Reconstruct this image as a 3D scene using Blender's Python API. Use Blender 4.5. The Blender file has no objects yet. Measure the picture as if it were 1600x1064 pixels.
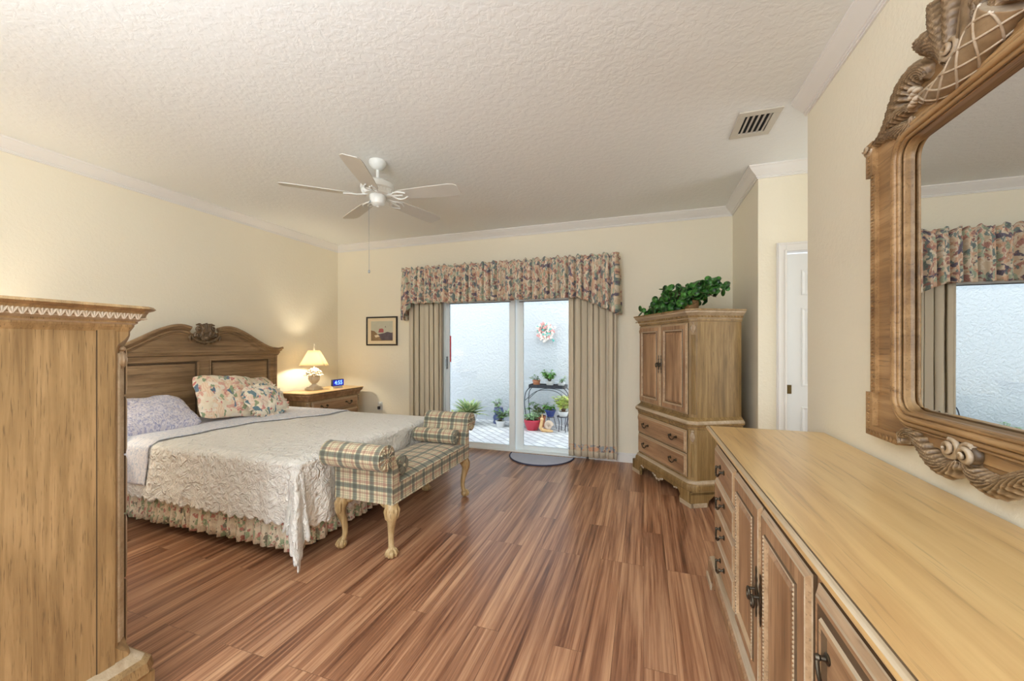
import bpy, math, random
from math import sin, cos, pi, radians, hypot, atan2
from mathutils import Vector, Matrix, noise
random.seed(7)
SC = bpy.context.scene
COL = SC.collection

# ---------------------------------------------------------------- camera, world, light, exposure
CAMH = 1.302
cam = bpy.data.cameras.new('camera'); camo = bpy.data.objects.new('camera', cam); COL.objects.link(camo)
camo.location = (0, 0, CAMH); camo.rotation_euler = (pi/2, 0, radians(18.6))
cam.sensor_width = 36; cam.lens = 36*612/1600; cam.shift_y = 8/1600; cam.clip_start = .02
SC.camera = camo
w = bpy.data.worlds.new('sky'); SC.world = w; w.use_nodes = True
bg = w.node_tree.nodes['Background']; bg.inputs[0].default_value = (.86, .93, 1, 1); bg.inputs[1].default_value = 2.5
SC.view_settings.view_transform = 'Standard'; SC.view_settings.look = 'None'
SC.view_settings.gamma = 1; SC.view_settings.use_curve_mapping = False
SC.view_settings.exposure = 0.45

def area(name, loc, rot, sx, sy, power, col):
    l = bpy.data.lights.new(name, 'AREA'); l.shape = 'RECTANGLE'; l.size = sx; l.size_y = sy
    l.energy = power; l.color = col
    o = bpy.data.objects.new(name, l); COL.objects.link(o); o.location = loc; o.rotation_euler = rot
    return o
# added fill lamps: one in an added rear window, one at the hall end
area('rear_window_daylight', (-.75, -2.38, 1.5), (radians(-90), 0, radians(180)), 2.2, 2.1, 42, (.88, .94, 1))
area('bounce_flash', (-1.3, -.9, 1.75), (radians(180), 0, 0), 1.2, 1.2, 98, (.86, .93, 1))
area('hall_daylight', (2.1, 3.15, 1.5), (0, radians(90), 0), 2.0, .7, 7, (.95, .97, 1))
SC.cycles.max_bounces = 12; SC.cycles.diffuse_bounces = 6; SC.cycles.glossy_bounces = 5
SC.cycles.transparent_max_bounces = 12; SC.cycles.sample_clamp_indirect = 6
SC.cycles.caustics_reflective = False; SC.cycles.caustics_refractive = False
SC.cycles.use_denoising = True

# ---------------------------------------------------------------- materials
def lin(c):
    return tuple(((v/255)/12.92 if v/255 <= .04045 else ((v/255+.055)/1.055)**2.4) for v in c) + (1,)
class NT:
    def __init__(s, name):
        s.m = bpy.data.materials.new(name); s.m.use_nodes = True; s.t = s.m.node_tree
        s.b = s.t.nodes['Principled BSDF']
    def n(s, typ, inp=None, **kw):
        x = s.t.nodes.new('ShaderNode'+typ)
        for k, v in kw.items(): setattr(x, k, v)
        for k, v in (inp or {}).items(): s.put(x.inputs[k], v)
        return x
    def put(s, sock, v):
        if isinstance(v, bpy.types.NodeSocket): s.t.links.new(v, sock)
        else: sock.default_value = v
    def set(s, **kw):
        for k, v in kw.items(): s.put(s.b.inputs[k.replace('_', ' ')], v)
    def math(s, op, a, b=0., c=None):
        x = s.n('Math', operation=op); s.put(x.inputs[0], a); s.put(x.inputs[1], b)
        if c is not None: s.put(x.inputs[2], c)
        return x.outputs[0]
    def ramp(s, fac, stops, interp='LINEAR'):
        x = s.n('ValToRGB'); r = x.color_ramp; r.interpolation = interp
        while len(r.elements) > 1: r.elements.remove(r.elements[-1])
        r.elements[0].position = stops[0][0]; r.elements[0].color = stops[0][1]
        for p, c in stops[1:]:
            e = r.elements.new(p); e.color = c
        s.put(x.inputs[0], fac); return x.outputs[0]
    def mix(s, fac, a, b, mode='MIX'):
        x = s.n('Mix', data_type='RGBA', blend_type=mode)
        s.put(x.inputs[0], fac); s.put(x.inputs[6], a); s.put(x.inputs[7], b); return x.outputs[2]
    def coord(s, kind='Object'): return s.n('TexCoord').outputs[kind]
    def mapp(s, v, scale=(1, 1, 1), rot=(0, 0, 0), loc=(0, 0, 0)):
        return s.n('Mapping', {'Vector': v, 'Scale': scale, 'Rotation': rot, 'Location': loc}).outputs[0]
    def noise(s, v, scale, detail=4, rough=.5, dist=0.):
        return s.n('TexNoise', {'Vector': v, 'Scale': scale, 'Detail': detail, 'Roughness': rough, 'Distortion': dist})
    def bump(s, h, strength=.3, dist=.01):
        s.put(s.b.inputs['Normal'], s.n('Bump', {'Height': h, 'Strength': strength, 'Distance': dist}).outputs[0])

def plain(name, c, rough=.5, metal=0., var=0., bump=0., bscale=60, **kw):
    q = NT(name); col = lin(c)
    if var:
        nz = q.noise(q.coord(), 9, 5, .6).outputs[0]
        col = q.ramp(nz, [(.3, tuple(v*(1-var) for v in col[:3])+(1,)), (.7, col)])
    q.set(Base_Color=col, Roughness=rough, Metallic=metal)
    if bump: q.bump(q.noise(q.coord(), bscale, 4, .6).outputs[0], bump, .004)
    for k, v in kw.items(): q.put(q.b.inputs[k.replace('_', ' ')], v)
    return q.m

def wood(name, light, mid, dark, axis=2, rough=.42, gs=1., contrast=1., pore=.5):
    q = NT(name); co = q.coord()
    sc = [26*gs]*3; sc[axis] = 1.3*gs
    sf = [150*gs]*3; sf[axis] = 6*gs
    a = q.noise(q.mapp(co, tuple(sc)), 1, 6, .62, .6).outputs[0]
    sb = [5*gs]*3; sb[axis] = .9*gs
    b = q.noise(q.mapp(co, tuple(sb), loc=(3, 1, 7)), 1, 3, .5, 1.2).outputs[0]
    c = q.noise(q.mapp(co, tuple(sf)), 1, 3, .6).outputs[0]
    k = q.math('ADD', q.math('MULTIPLY', a, .55), q.math('MULTIPLY', b, .45))
    col = q.ramp(k, [(.5-.13*1/contrast, lin(dark)), (.5, lin(mid)), (.5+.11/contrast, lin(light))])
    pores = q.ramp(c, [(.34, (1, 1, 1, 1)), (.42, (0, 0, 0, 1))])
    col = q.mix(q.math('MULTIPLY', pores, pore), col, lin([v*.62 for v in dark]))
    q.set(Base_Color=col, Roughness=rough)
    q.bump(c, .15, .002)
    return q.m

M = {}
M['wood_side'] = wood('oak_side', (190, 158, 114), (168, 138, 96), (140, 112, 76), 2, .42, 1.7, .9, .6)
M['wood_front'] = wood('oak_front', (188, 152, 116), (166, 130, 96), (134, 100, 70), 2)
M['wood_h'] = wood('oak_front_level_grain', (188, 152, 116), (166, 130, 96), (134, 100, 70), 0)
M['wood_head'] = wood('oak_headboard', (164, 136, 102), (140, 112, 80), (108, 84, 58), 1)
M['wood_top'] = wood('oak_top', (228, 198, 144), (216, 182, 126), (188, 148, 98), 0, .28, .6, .7, .28)
M['wood_armside'] = wood('oak_armoire_side', (166, 138, 92), (144, 116, 72), (118, 94, 56), 2, .42, 1.4)
M['wash'] = wood('limed_moulding', (204, 188, 164), (186, 166, 138), (162, 140, 112), 0, .4, 1.4, .7, .2)
M['edge'] = wood('pale_oak_edge', (196, 168, 134), (178, 148, 114), (150, 120, 88), 0, .36, 1.2, .8)  # window sheen on the bevels, painted as a paler oak
M['glaze'] = plain('dark_glazed_groove', (98, 78, 56), .5, 0, .3)  # dark groove glaze that also paints in the shade of the recesses
M['wood_leg'] = wood('pale_carved_oak', (204, 178, 134), (182, 154, 108), (146, 116, 76), 2, .4, 1.6)
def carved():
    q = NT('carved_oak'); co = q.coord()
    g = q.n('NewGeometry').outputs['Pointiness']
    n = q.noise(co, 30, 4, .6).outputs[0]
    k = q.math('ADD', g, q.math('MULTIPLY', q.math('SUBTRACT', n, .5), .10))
    c = q.ramp(k, [(.44, lin((84, 64, 42))), (.50, lin((116, 92, 64))), (.56, lin((160, 134, 102))), (.63, lin((214, 202, 184)))])  # highlights painted in: ridges paler, creases darker
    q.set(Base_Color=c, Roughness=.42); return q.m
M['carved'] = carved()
M['frame'] = wood('mirror_frame_oak', (184, 148, 104), (160, 124, 82), (126, 94, 60), 1, .38)

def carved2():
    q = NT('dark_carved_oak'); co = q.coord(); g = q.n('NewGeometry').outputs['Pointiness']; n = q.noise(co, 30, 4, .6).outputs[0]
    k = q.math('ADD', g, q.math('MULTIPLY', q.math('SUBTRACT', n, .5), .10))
    q.set(Base_Color=q.ramp(k, [(.45, lin((44, 34, 24))), (.52, lin((84, 66, 46))), (.60, lin((120, 98, 72))), (.70, lin((168, 148, 118)))]), Roughness=.42); return q.m  # same painted ridge highlights and dark creases, in a deeper brown
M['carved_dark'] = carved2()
def walls(name, c, sc, st, d):
    q = NT(name); co = q.coord()
    n = q.noise(co, sc, 3, .55, .4).outputs[0]
    h = q.ramp(n, [(.42, (0, 0, 0, 1)), (.58, (1, 1, 1, 1))])
    q.set(Base_Color=lin(c), Roughness=.75); q.bump(h, st, d); return q.m
M['wall'] = walls('cream_wall_paint', (238, 231, 211), 38, .14, .005)
M['ceiling'] = walls('white_ceiling_texture', (238, 241, 240), 26, .16, .006)
M['trim'] = plain('white_trim', (232, 230, 226), .4)
M['door'] = plain('white_door', (226, 228, 228), .45)
M['stucco'] = walls('courtyard_stucco', (200, 204, 212), 26, .5, .012)

def floor():
    q = NT('laminate_planks'); co = q.coord()
    v = q.mapp(co, (1, 1, 1), (0, 0, radians(90)))
    br = q.n('TexBrick', {'Vector': v, 'Color1': (0, 0, 0, 1), 'Color2': (1, 1, 1, 1), 'Mortar': (.5, .5, .5, 1), 'Scale': 1.,
                          'Mortar Size': .0012, 'Mortar Smooth': .3, 'Bias': 0., 'Brick Width': 1.22, 'Row Height': .125})
    br.offset = .37; br.offset_frequency = 3
    rnd = br.outputs[0]
    off = q.n('CombineXYZ', {'X': q.math('MULTIPLY', rnd, 13.), 'Y': q.math('MULTIPLY', rnd, 31.), 'Z': 0.}).outputs[0]
    cv = q.n('VectorMath', operation='ADD'); q.put(cv.inputs[0], co); q.put(cv.inputs[1], off)
    a = q.noise(q.mapp(cv.outputs[0], (15, .5, 1)), 1, 7, .66, .7).outputs[0]
    b = q.noise(q.mapp(cv.outputs[0], (80, 1.6, 1)), 1, 4, .6, .2).outputs[0]
    k = q.math('ADD', q.math('MULTIPLY', a, .68), q.math('MULTIPLY', b, .32))
    c = q.ramp(k, [(.34, lin((84, 54, 38))), (.42, lin((126, 84, 60))), (.50, lin((164, 118, 88))), (.61, lin((202, 158, 122)))])
    tint = q.ramp(rnd, [(0, (.9, .88, .88, 1)), (1, (1.06, 1.05, 1.04, 1))])
    c = q.mix(1., c, tint, 'MULTIPLY')
    c = q.mix(q.math('MULTIPLY', br.outputs[1], .55), c, lin((70, 44, 30)))
    q.set(Base_Color=c, Roughness=q.math('ADD', q.math('MULTIPLY', b, .12), .25))
    q.bump(b, .12, .002); return q.m
M['floor'] = floor()

def pavers():
    q = NT('herringbone_pavers'); v = q.mapp(q.coord(), (1, 1, 1), (0, 0, radians(45)))
    br = q.n('TexBrick', {'Vector': v, 'Color1': lin((226, 224, 224)), 'Color2': lin((204, 202, 206)), 'Mortar': lin((150, 150, 156)),
                          'Scale': 1., 'Mortar Size': .008, 'Brick Width': .22, 'Row Height': .11})
    q.set(Base_Color=br.outputs[0], Roughness=.8); return q.m
M['pavers'] = pavers()

def plaid(name):
    q = NT(name); uv = q.coord('UV'); s = q.n('SeparateXYZ', {'Vector': uv})
    base = lin((218, 210, 188)); g = lin((84, 98, 94)); r = lin((158, 98, 90)); y = lin((130, 140, 118)); b2 = lin((190, 176, 154))
    st = [(0, base), (.07, y), (.095, base), (.16, r), (.20, base), (.23, r), (.27, base), (.36, y), (.385, g), (.45, lin((58, 76, 76))), (.51, g), (.60, y), (.625, base), (.72, b2), (.78, r), (.81, b2), (.86, base), (.93, y), (.95, base)]
    cu = q.ramp(q.math('FRACT', q.math('DIVIDE', s.outputs[0], .128)), st, 'CONSTANT')
    cv = q.ramp(q.math('FRACT', q.math('DIVIDE', s.outputs[1], .118)), st, 'CONSTANT')
    m = q.mix(.22, q.mix(1., cu, cv, 'MULTIPLY'), q.mix(.5, cu, cv))
    m = q.mix(1., m, (1.22, 1.22, 1.22, 1), 'MULTIPLY')
    wv = q.noise(q.mapp(uv, (1, 1, 1)), 420, 2, .5).outputs[0]
    m = q.mix(q.math('MULTIPLY', wv, .25), m, lin((218, 210, 186)))
    q.set(Base_Color=m, Roughness=.85); q.b.inputs['Sheen Weight'].default_value = .2
    q.bump(wv, .3, .002); return q.m
M['plaid'] = plaid('tartan_weave')

def floral(name, base, layers, scale, kind='UV', seed=0.):
    """A printed flower pattern: organic patches of each ink colour, the smaller over the larger, with petal and leaf veins."""
    q = NT(name); uv = q.mapp(q.coord(kind), (1, 1, 1), loc=(seed, seed*.7, 0))
    col = lin(base)
    for i, (c, sc, cover, stretch) in enumerate(layers):
        v = q.mapp(uv, (scale*sc*stretch, scale*sc/stretch, 1), (0, 0, i*1.9), (i*3.7, i*5.1, 0))
        n = q.noise(v, 1., 2.2, .5, .25).outputs[0]
        m = q.ramp(n, [(cover, (0, 0, 0, 1)), (cover+.02, (1, 1, 1, 1))])
        vein = q.n('TexWave', {'Vector': v, 'Scale': 2.4, 'Distortion': 12., 'Detail': 2.}).outputs[0]
        c2 = q.mix(q.math('MULTIPLY', vein, .35), lin(c), lin([min(255, x*1.32+14) for x in c]))
        col = q.mix(m, col, c2)
    q.set(Base_Color=col, Roughness=.85); q.b.inputs['Sheen Weight'].default_value = .15
    q.bump(q.noise(uv, 300, 2).outputs[0], .15, .001); return q.m
M['floral'] = floral('valance_floral_print', (216, 196, 170), [((200, 160, 136), 1., .50, 1.), ((158, 168, 148), 1.3, .53, 1.3), ((166, 124, 114), 1.3, .57, 1.), ((112, 126, 124), 1.2, .56, 1.4), ((218, 202, 178), 2.4, .55, 1.2), ((98, 92, 108), 1.3, .61, 1.), ((146, 108, 102), 1.9, .62, 1.)], 11)
M['floral_skirt'] = floral('bed_skirt_floral_print', (224, 214, 192), [((206, 184, 162), 1., .50, 1.), ((146, 160, 128), 1.2, .53, 1.5), ((178, 122, 112), 1.5, .58, 1.), ((226, 210, 180), 2.4, .56, 1.2), ((124, 120, 104), 1.7, .62, 1.3)], 15)
M['floral_sham'] = floral('sham_floral_print', (232, 220, 196), [((230, 198, 168), .8, .50, 1.), ((212, 160, 144), 1.4, .56, 1.), ((234, 220, 198), 2.2, .56, 1.), ((98, 118, 136), 1.2, .62, 1.4), ((134, 150, 118), 1.5, .60, 1.3), ((188, 112, 106), 2., .66, 1.)], 8.5)
M['floral_ruffle'] = floral('cushion_floral_print', (240, 232, 214), [((232, 206, 184), .8, .53, 1.), ((214, 150, 140), 1.4, .60, 1.), ((96, 124, 136), 1.2, .59, 1.4), ((138, 150, 120), 1.5, .62, 1.3), ((196, 112, 110), 2., .66, 1.)], 12, seed=3.1)
M['floral_band'] = floral('curtain_floral_band', (208, 188, 158), [((200, 150, 120), 1., .52, 1.), ((140, 146, 150), 1.2, .54, 1.3), ((96, 88, 96), 1.5, .62, 1.)], 16)
M['blue_floral'] = floral('small_blue_floral', (214, 210, 218), [((168, 168, 192), 1., .52, 1.3), ((222, 218, 228), 1.6, .56, 1.), ((142, 146, 178), 1.7, .61, 1.)], 42)
M['sheet'] = floral('pale_blue_floral', (222, 222, 230), [((188, 196, 214), 1., .53, 1.3), ((226, 226, 232), 1.6, .56, 1.), ((168, 178, 204), 1.7, .62, 1.)], 36)

def cover():
    q = NT('cream_matelasse'); uv = q.coord('UV')
    n = q.noise(uv, 20, 3, .5, 1.2).outputs[0]
    h = q.math('ABSOLUTE', q.math('SUBTRACT', n, .5))
    vo = q.n('TexVoronoi', {'Vector': uv, 'Scale': 26., 'Smoothness': .6}, feature='SMOOTH_F1').outputs[0]
    hh = q.math('ADD', q.math('MULTIPLY', h, 3.), vo)
    q.set(Base_Color=lin((244, 241, 234)), Roughness=.9); q.b.inputs['Sheen Weight'].default_value = .2
    q.bump(hh, 1.0, .014); return q.m
M['cover'] = cover()
def linen(name, c, c2):
    q = NT(name); uv = q.coord('UV')
    wv = q.n('TexWave', {'Vector': uv, 'Scale': 60., 'Distortion': 1.5, 'Detail': 2.}, bands_direction='Y').outputs[0]
    q.set(Base_Color=q.mix(wv, lin(c), lin(c2)), Roughness=.85); q.b.inputs['Sheen Weight'].default_value = .15
    q.bump(wv, .15, .001); return q.m
M['curtain'] = linen('beige_curtain_linen', (198, 186, 162), (212, 202, 180))
M['metal_dark'] = plain('antique_pewter', (92, 84, 72), .38, .9, .3)
M['black'] = plain('black_metal', (40, 42, 48), .45, .3)
M['iron'] = plain('wrought_iron', (58, 62, 74), .5, .3)
M['white'] = plain('white_enamel', (228, 230, 226), .3)
M['blade'] = plain('pale_fan_blade', (208, 206, 198), .38, 0, .06)
M['black_frame'] = plain('black_picture_frame', (24, 16, 14), .3)
M['paper'] = plain('cream_mat_board', (228, 212, 180), .8)
M['gray_dark'] = plain('dark_grey_plastic', (62, 60, 60), .6)
M['mattress'] = plain('mattress_ticking', (214, 210, 204), .9)
M['alu'] = plain('white_aluminium', (240, 248, 250), .35)
M['silver'] = plain('silver_latch', (170, 176, 180), .3, .7)
M['brass'] = plain('aged_brass', (108, 92, 58), .4, .8)
M['red'] = plain('red_plastic', (200, 60, 66), .5)
M['ceramic'] = plain('cream_lamp_ceramic', (216, 206, 188), .5, 0, .25, .3, 40)
M['clock_case'] = plain('white_clock_case', (206, 202, 196), .4)
M['stone_top'] = wood('mottled_dark_edge', (150, 118, 78), (112, 84, 52), (54, 38, 26), 1, .35, 1.2)
M['rug'] = plain('pale_blue_mat', (204, 210, 228), .95, 0, .08, .5, 160)
M['rug_edge'] = plain('navy_mat_binding', (62, 66, 92), .9)
M['terracotta'] = plain('terracotta', (196, 120, 84), .7)
M['white_pot'] = plain('white_pot', (226, 226, 228), .5)
M['blue_glaze'] = plain('cobalt_glaze', (44, 74, 150), .2)
M['blue_jar'] = plain('blue_grey_glaze', (90, 104, 158), .25, 0, .25)
M['red_pot'] = plain('rose_red_pot', (206, 62, 84), .4)
M['soil'] = plain('potting_soil', (70, 52, 40), .95)
M['orange_glass'] = plain('amber_glass', (240, 196, 140), .25, 0, .15)
M['pale_shell'] = plain('pale_shell', (226, 200, 180), .4, 0, .2)
M['pink'] = plain('pink_silk_flower', (230, 160, 160), .8)
M['cream_flower'] = plain('cream_silk_flower', (238, 226, 220), .8)
M['aqua'] = plain('aqua_silk_leaf', (96, 190, 180), .8)
M['wicker'] = plain('brown_basket', (150, 112, 66), .7, 0, .4, .6, 60)
M['stem'] = plain('brown_stem', (96, 72, 52), .8)
M['vent_dark'] = plain('dark_duct', (22, 22, 22), .9)
M['vent'] = plain('vent_enamel', (206, 202, 190), .5)
def leafm(name, a, b, sc=9, rough=.5):
    q = NT(name); n = q.noise(q.coord(), sc, 3, .6).outputs[0]
    q.set(Base_Color=q.ramp(n, [(.38, lin(a)), (.62, lin(b))]), Roughness=rough); return q.m
M['ivy'] = leafm('glossy_dark_leaf', (14, 48, 20), (74, 140, 56), 22, .35)
M['green'] = leafm('mid_green_leaf', (74, 140, 60), (140, 196, 96))
M['agave'] = leafm('variegated_leaf', (96, 140, 84), (200, 204, 150), 16)
M['lime'] = leafm('lime_leaf', (166, 196, 84), (222, 226, 130), 14)
M['sage'] = leafm('sage_leaf', (110, 150, 104), (170, 196, 150), 14)
M['jade'] = leafm('jade_leaf', (60, 104, 58), (126, 160, 96), 14)
def glass():
    q = NT('clear_glass'); t = q.t
    tr = q.n('BsdfTransparent', {'Color': (.96, .985, .98, 1)}); gl = q.n('BsdfGlossy', {'Color': (1, 1, 1, 1), 'Roughness': .0})
    fr = q.n('Fresnel', {'IOR': 1.5}); mx = q.n('MixShader')
    t.links.new(fr.outputs[0], mx.inputs[0]); t.links.new(tr.outputs[0], mx.inputs[1]); t.links.new(gl.outputs[0], mx.inputs[2])
    t.links.new(mx.outputs[0], t.nodes['Material Output'].inputs[0]); return q.m
M['glass'] = glass()
M['mirror'] = plain('silvered_glass', (236, 238, 238), .0, 1.)
def shade():
    q = NT('cream_lampshade'); t = q.t
    d = q.n('BsdfDiffuse', {'Color': lin((244, 236, 214))}); tl = q.n('BsdfTranslucent', {'Color': lin((250, 240, 214))}); mx = q.n('MixShader', {0: .55})
    t.links.new(d.outputs[0], mx.inputs[1]); t.links.new(tl.outputs[0], mx.inputs[2]); t.links.new(mx.outputs[0], t.nodes['Material Output'].inputs[0]); return q.m
M['shade'] = shade()
def emis(name, c, s):
    q = NT(name); q.set(Base_Color=lin(c), Emission_Color=lin(c), Emission_Strength=s); return q.m
M['screen'] = emis('blue_lcd', (10, 30, 150), .9)
M['digits'] = emis('lit_digits', (120, 170, 255), 1.6)
M['p_sky'] = plain('print_sky', (196, 196, 178), .6, 0, .12); M['p_ground'] = plain('print_ground', (150, 124, 92), .6, 0, .3)
M['p_red'] = plain('print_red', (168, 92, 92), .6); M['p_bush'] = plain('print_bushes', (104, 94, 104), .6, 0, .5); M['p_pale'] = plain('print_pale', (222, 206, 180), .6)

# ---------------------------------------------------------------- mesh helpers
class MB:
    def __init__(s): s.v = []; s.f = []; s.mi = []; s.uv = []; s.M = None
    def add(s, vs, fs, mi=0, uv=None):
        o = len(s.v)
        for p in vs:
            p = Vector(p); s.v.append(tuple(s.M @ p) if s.M else tuple(p))
        for k, f in enumerate(fs):
            s.f.append(tuple(i+o for i in f)); s.mi.append(mi[k] if isinstance(mi, list) else mi); s.uv.append(uv[k] if uv else None)
    def box(s, x0, x1, y0, y1, z0, z1, mi=0):
        v = [(x, y, z) for z in (z0, z1) for y in (y0, y1) for x in (x0, x1)]
        s.add(v, [(0, 2, 3, 1), (4, 5, 7, 6), (0, 1, 5, 4), (2, 6, 7, 3), (0, 4, 6, 2), (1, 3, 7, 5)], mi)
    def prism(s, poly, axis, a0, a1, mi=0, uvl=False):
        # poly: 2D points in the two other axes (x,y,z order); extruded on `axis`
        n = len(poly)
        def P(p, a): return {0: (a, p[0], p[1]), 1: (p[0], a, p[1]), 2: (p[0], p[1], a)}[axis]
        v = [P(p, a0) for p in poly]+[P(p, a1) for p in poly]
        f = [tuple(range(n)), tuple(range(2*n-1, n-1, -1))]; uv = None
        if uvl:
            L = [0]
            for i in range(n): L.append(L[-1]+hypot(poly[(i+1) % n][0]-poly[i][0], poly[(i+1) % n][1]-poly[i][1]))
            uv = [[(p[0], p[1]) for p in poly], [(p[0], p[1]) for p in reversed(poly)]]
        for i in range(n):
            j = (i+1) % n; f.append((i, j, j+n, i+n))
            if uvl: uv.append([(a0, L[i]), (a0, L[i+1]), (a1, L[i+1]), (a1, L[i])])
        s.add(v, f, mi, uv)
    def rings(s, rings, mi=0, cap0=True, cap1=True, closed=True):
        n = len(rings[0]); v = [p for r in rings for p in r]; f = []; m = []
        for k in range(len(rings)-1):
            for i in range(n if closed else n-1):
                j = (i+1) % n; f.append((k*n+i, k*n+j, (k+1)*n+j, (k+1)*n+i)); m.append(mi[k] if isinstance(mi, list) else mi)
        e = mi[-1] if isinstance(mi, list) else mi
        if cap0: f.append(tuple(range(n-1, -1, -1))); m.append(mi[0] if isinstance(mi, list) else mi)
        if cap1: f.append(tuple(range((len(rings)-1)*n, len(rings)*n))); m.append(e)
        s.add(v, f, m)
    def lathe(s, prof, c=(0, 0, 0), n=24, mi=0, flute=0, fa=0.):
        R = []
        for r, z in prof:
            R.append([(c[0]+r*(1+fa*cos(flute*2*pi*i/n))*cos(2*pi*i/n), c[1]+r*(1+fa*cos(flute*2*pi*i/n))*sin(2*pi*i/n), c[2]+z) for i in range(n)])
        s.rings(R, mi)
    def tube(s, path, rad, n=10, mi=0, rid=0, ra=0., tw=0., flat=1., up=None, caps=True):
        P = [Vector(p) for p in path]; R = []; L = 0
        if not isinstance(rad, (list, tuple)): rad = [rad]*len(P)
        T0 = (P[1]-P[0]).normalized()
        u = Vector(up) if up else (Vector((0, 0, 1)) if abs(T0.z) < .9 else Vector((1, 0, 0)))
        for k, p in enumerate(P):
            T = (P[min(k+1, len(P)-1)]-P[max(k-1, 0)]).normalized()
            if k: L += (P[k]-P[k-1]).length
            if up: nn = Vector(up)
            else: nn = u-T*u.dot(T)
            nn.normalize(); bb = T.cross(nn).normalized()
            if not up: u = nn
            ring = []
            for i in range(n):
                a = 2*pi*i/n; r = rad[k]*(1+ra*cos(rid*a+tw*L))
                ring.append(p+nn*(cos(a)*r*flat)+bb*(sin(a)*r))
            R.append(ring)
        s.rings(R, mi, caps, caps)
    def ell(s, c, r, nu=12, nv=8, mi=0, M_=None):
        R = []
        for k in range(nv+1):
            a = -pi/2+pi*(k if 0 < k < nv else (k+(.02 if k == 0 else -.02)))/nv
            ring = []
            for i in range(nu):
                b = 2*pi*i/nu; p = Vector((r[0]*cos(a)*cos(b), r[1]*cos(a)*sin(b), r[2]*sin(a)))
                if M_: p = M_ @ p
                ring.append(p+Vector(c))
            R.append(ring)
        s.rings(R, mi)
    def rect(s, x0, x1, z0, z1, prof, mi=0):
        # front-facing panel in the xz plane, prof [(inset, y)] from the outside in, capped
        s.rings([[(x0+i, y, z0+i), (x1-i, y, z0+i), (x1-i, y, z1-i), (x0+i, y, z1-i)] for i, y in prof], mi)
    def case(s, w, d, ch, prof, mi=0, y0=0, chs=None):
        # canted-corner case footprint lofted through (offset, z)
        R = []
        for k_, (o, z) in enumerate(prof):
            if chs: ch = chs[k_]
            h = w/2+o; f = y0-o; c = ch+o*.41 if ch else 0
            if ch: R.append([(-h+c, f, z), (h-c, f, z), (h, f+c, z), (h, y0+d, z), (-h, y0+d, z), (-h, f+c, z)])
            else: R.append([(-h, f, z), (h, f, z), (h, y0+d, z), (-h, y0+d, z)])
        s.rings(R, mi)
    def grid(s, fn, nu, nv, mi=0, uvf=None, wrap=False):
        v = [fn(i/nu, j/nv) for j in range(nv+1) for i in range(nu+1)]; f = []; uv = []
        for j in range(nv):
            for i in range(nu):
                a = j*(nu+1)+i; f.append((a, a+1, a+nu+2, a+nu+1))
                if uvf: uv.append([uvf(i/nu, j/nv), uvf((i+1)/nu, j/nv), uvf((i+1)/nu, (j+1)/nv), uvf(i/nu, (j+1)/nv)])
        s.add(v, f, mi, uv if uvf else None)
    def build(s, name, mats, parent=None, sharp=35, bevel=0, solid=0, sub=0, seg=2, loc=None, rot=None):
        me = bpy.data.meshes.new(name); me.from_pydata(s.v, [], s.f)
        if not isinstance(mats, (list, tuple)): mats = [mats]
        for m in mats: me.materials.append(M[m])
        me.polygons.foreach_set('material_index', s.mi)
        ul = me.uv_layers.new(name='uv').data
        for p, uv in zip(me.polygons, s.uv):
            if uv is None:
                n = p.normal; ax = max(range(3), key=lambda i: abs(n[i]))
                for li in p.loop_indices:
                    c = me.vertices[me.loops[li].vertex_index].co
                    ul[li].uv = (c[1], c[2]) if ax == 0 else ((c[0], c[2]) if ax == 1 else (c[0], c[1]))
            else:
                for li, q in zip(p.loop_indices, uv): ul[li].uv = q
        me.polygons.foreach_set('use_smooth', [True]*len(me.polygons)); me.validate(); me.update()
        me.set_sharp_from_angle(angle=radians(sharp))
        o = bpy.data.objects.new(name, me); COL.objects.link(o)
        if parent: o.parent = parent
        if loc: o.location = loc
        if rot: o.rotation_euler = rot
        if solid:
            m = o.modifiers.new('t', 'SOLIDIFY'); m.thickness = solid; m.offset = 0
        if bevel:
            m = o.modifiers.new('b', 'BEVEL'); m.width = bevel; m.segments = seg; m.limit_method = 'ANGLE'; m.angle_limit = radians(40)
        if sub:
            m = o.modifiers.new('s', 'SUBSURF'); m.levels = sub; m.render_levels = sub
        return o

def thing(name, label, cat, loc=(0, 0, 0), rz=0., group=None, rot=None):
    o = bpy.data.objects.new(name, None); COL.objects.link(o); o.location = loc; o.rotation_euler = rot or (0, 0, rz)
    o.empty_display_size = .1
    return tag(o, label, cat, group)
def tag(o, label, cat, group=None):
    o['label'] = label; o['category'] = cat
    if group: o['group'] = group
    return o
def struct(o, label=None):
    o['kind'] = 'structure'
    if label: o['label'] = label
    return o
def dup(root, loc, rz=0., label=None):
    r = root.copy(); COL.objects.link(r); r.location = loc; r.rotation_euler = (0, 0, rz)
    if label: r['label'] = label
    def rec(a, b):
        for ch in list(a.children):
            c = ch.copy(); COL.objects.link(c); c.parent = b; rec(ch, c)
    rec(root, r); return r
def B(name, m, x0, x1, y0, y1, z0, z1, parent=None, bevel=0):
    b = MB(); b.box(x0, x1, y0, y1, z0, z1); return b.build(name, m, parent, bevel=bevel)
def smooth_path(pts, n=8):
    P = [Vector(p) for p in pts]; out = []
    for i in range(len(P)-1):
        a = P[max(i-1, 0)]; b = P[i]; c = P[i+1]; d = P[min(i+2, len(P)-1)]
        for k in range(n):
            t = k/n; out.append(.5*((2*b)+(c-a)*t+(2*a-5*b+4*c-d)*t*t+(3*b-a-3*c+d)*t**3))
    out.append(P[-1]); return out
def lerp_list(vals, n):
    m = len(vals)-1; o = []
    for k in range(n):
        t = k/(n-1)*m; i = min(int(t), m-1); o.append(vals[i]+(vals[i+1]-vals[i])*(t-i))
    return o
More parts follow.
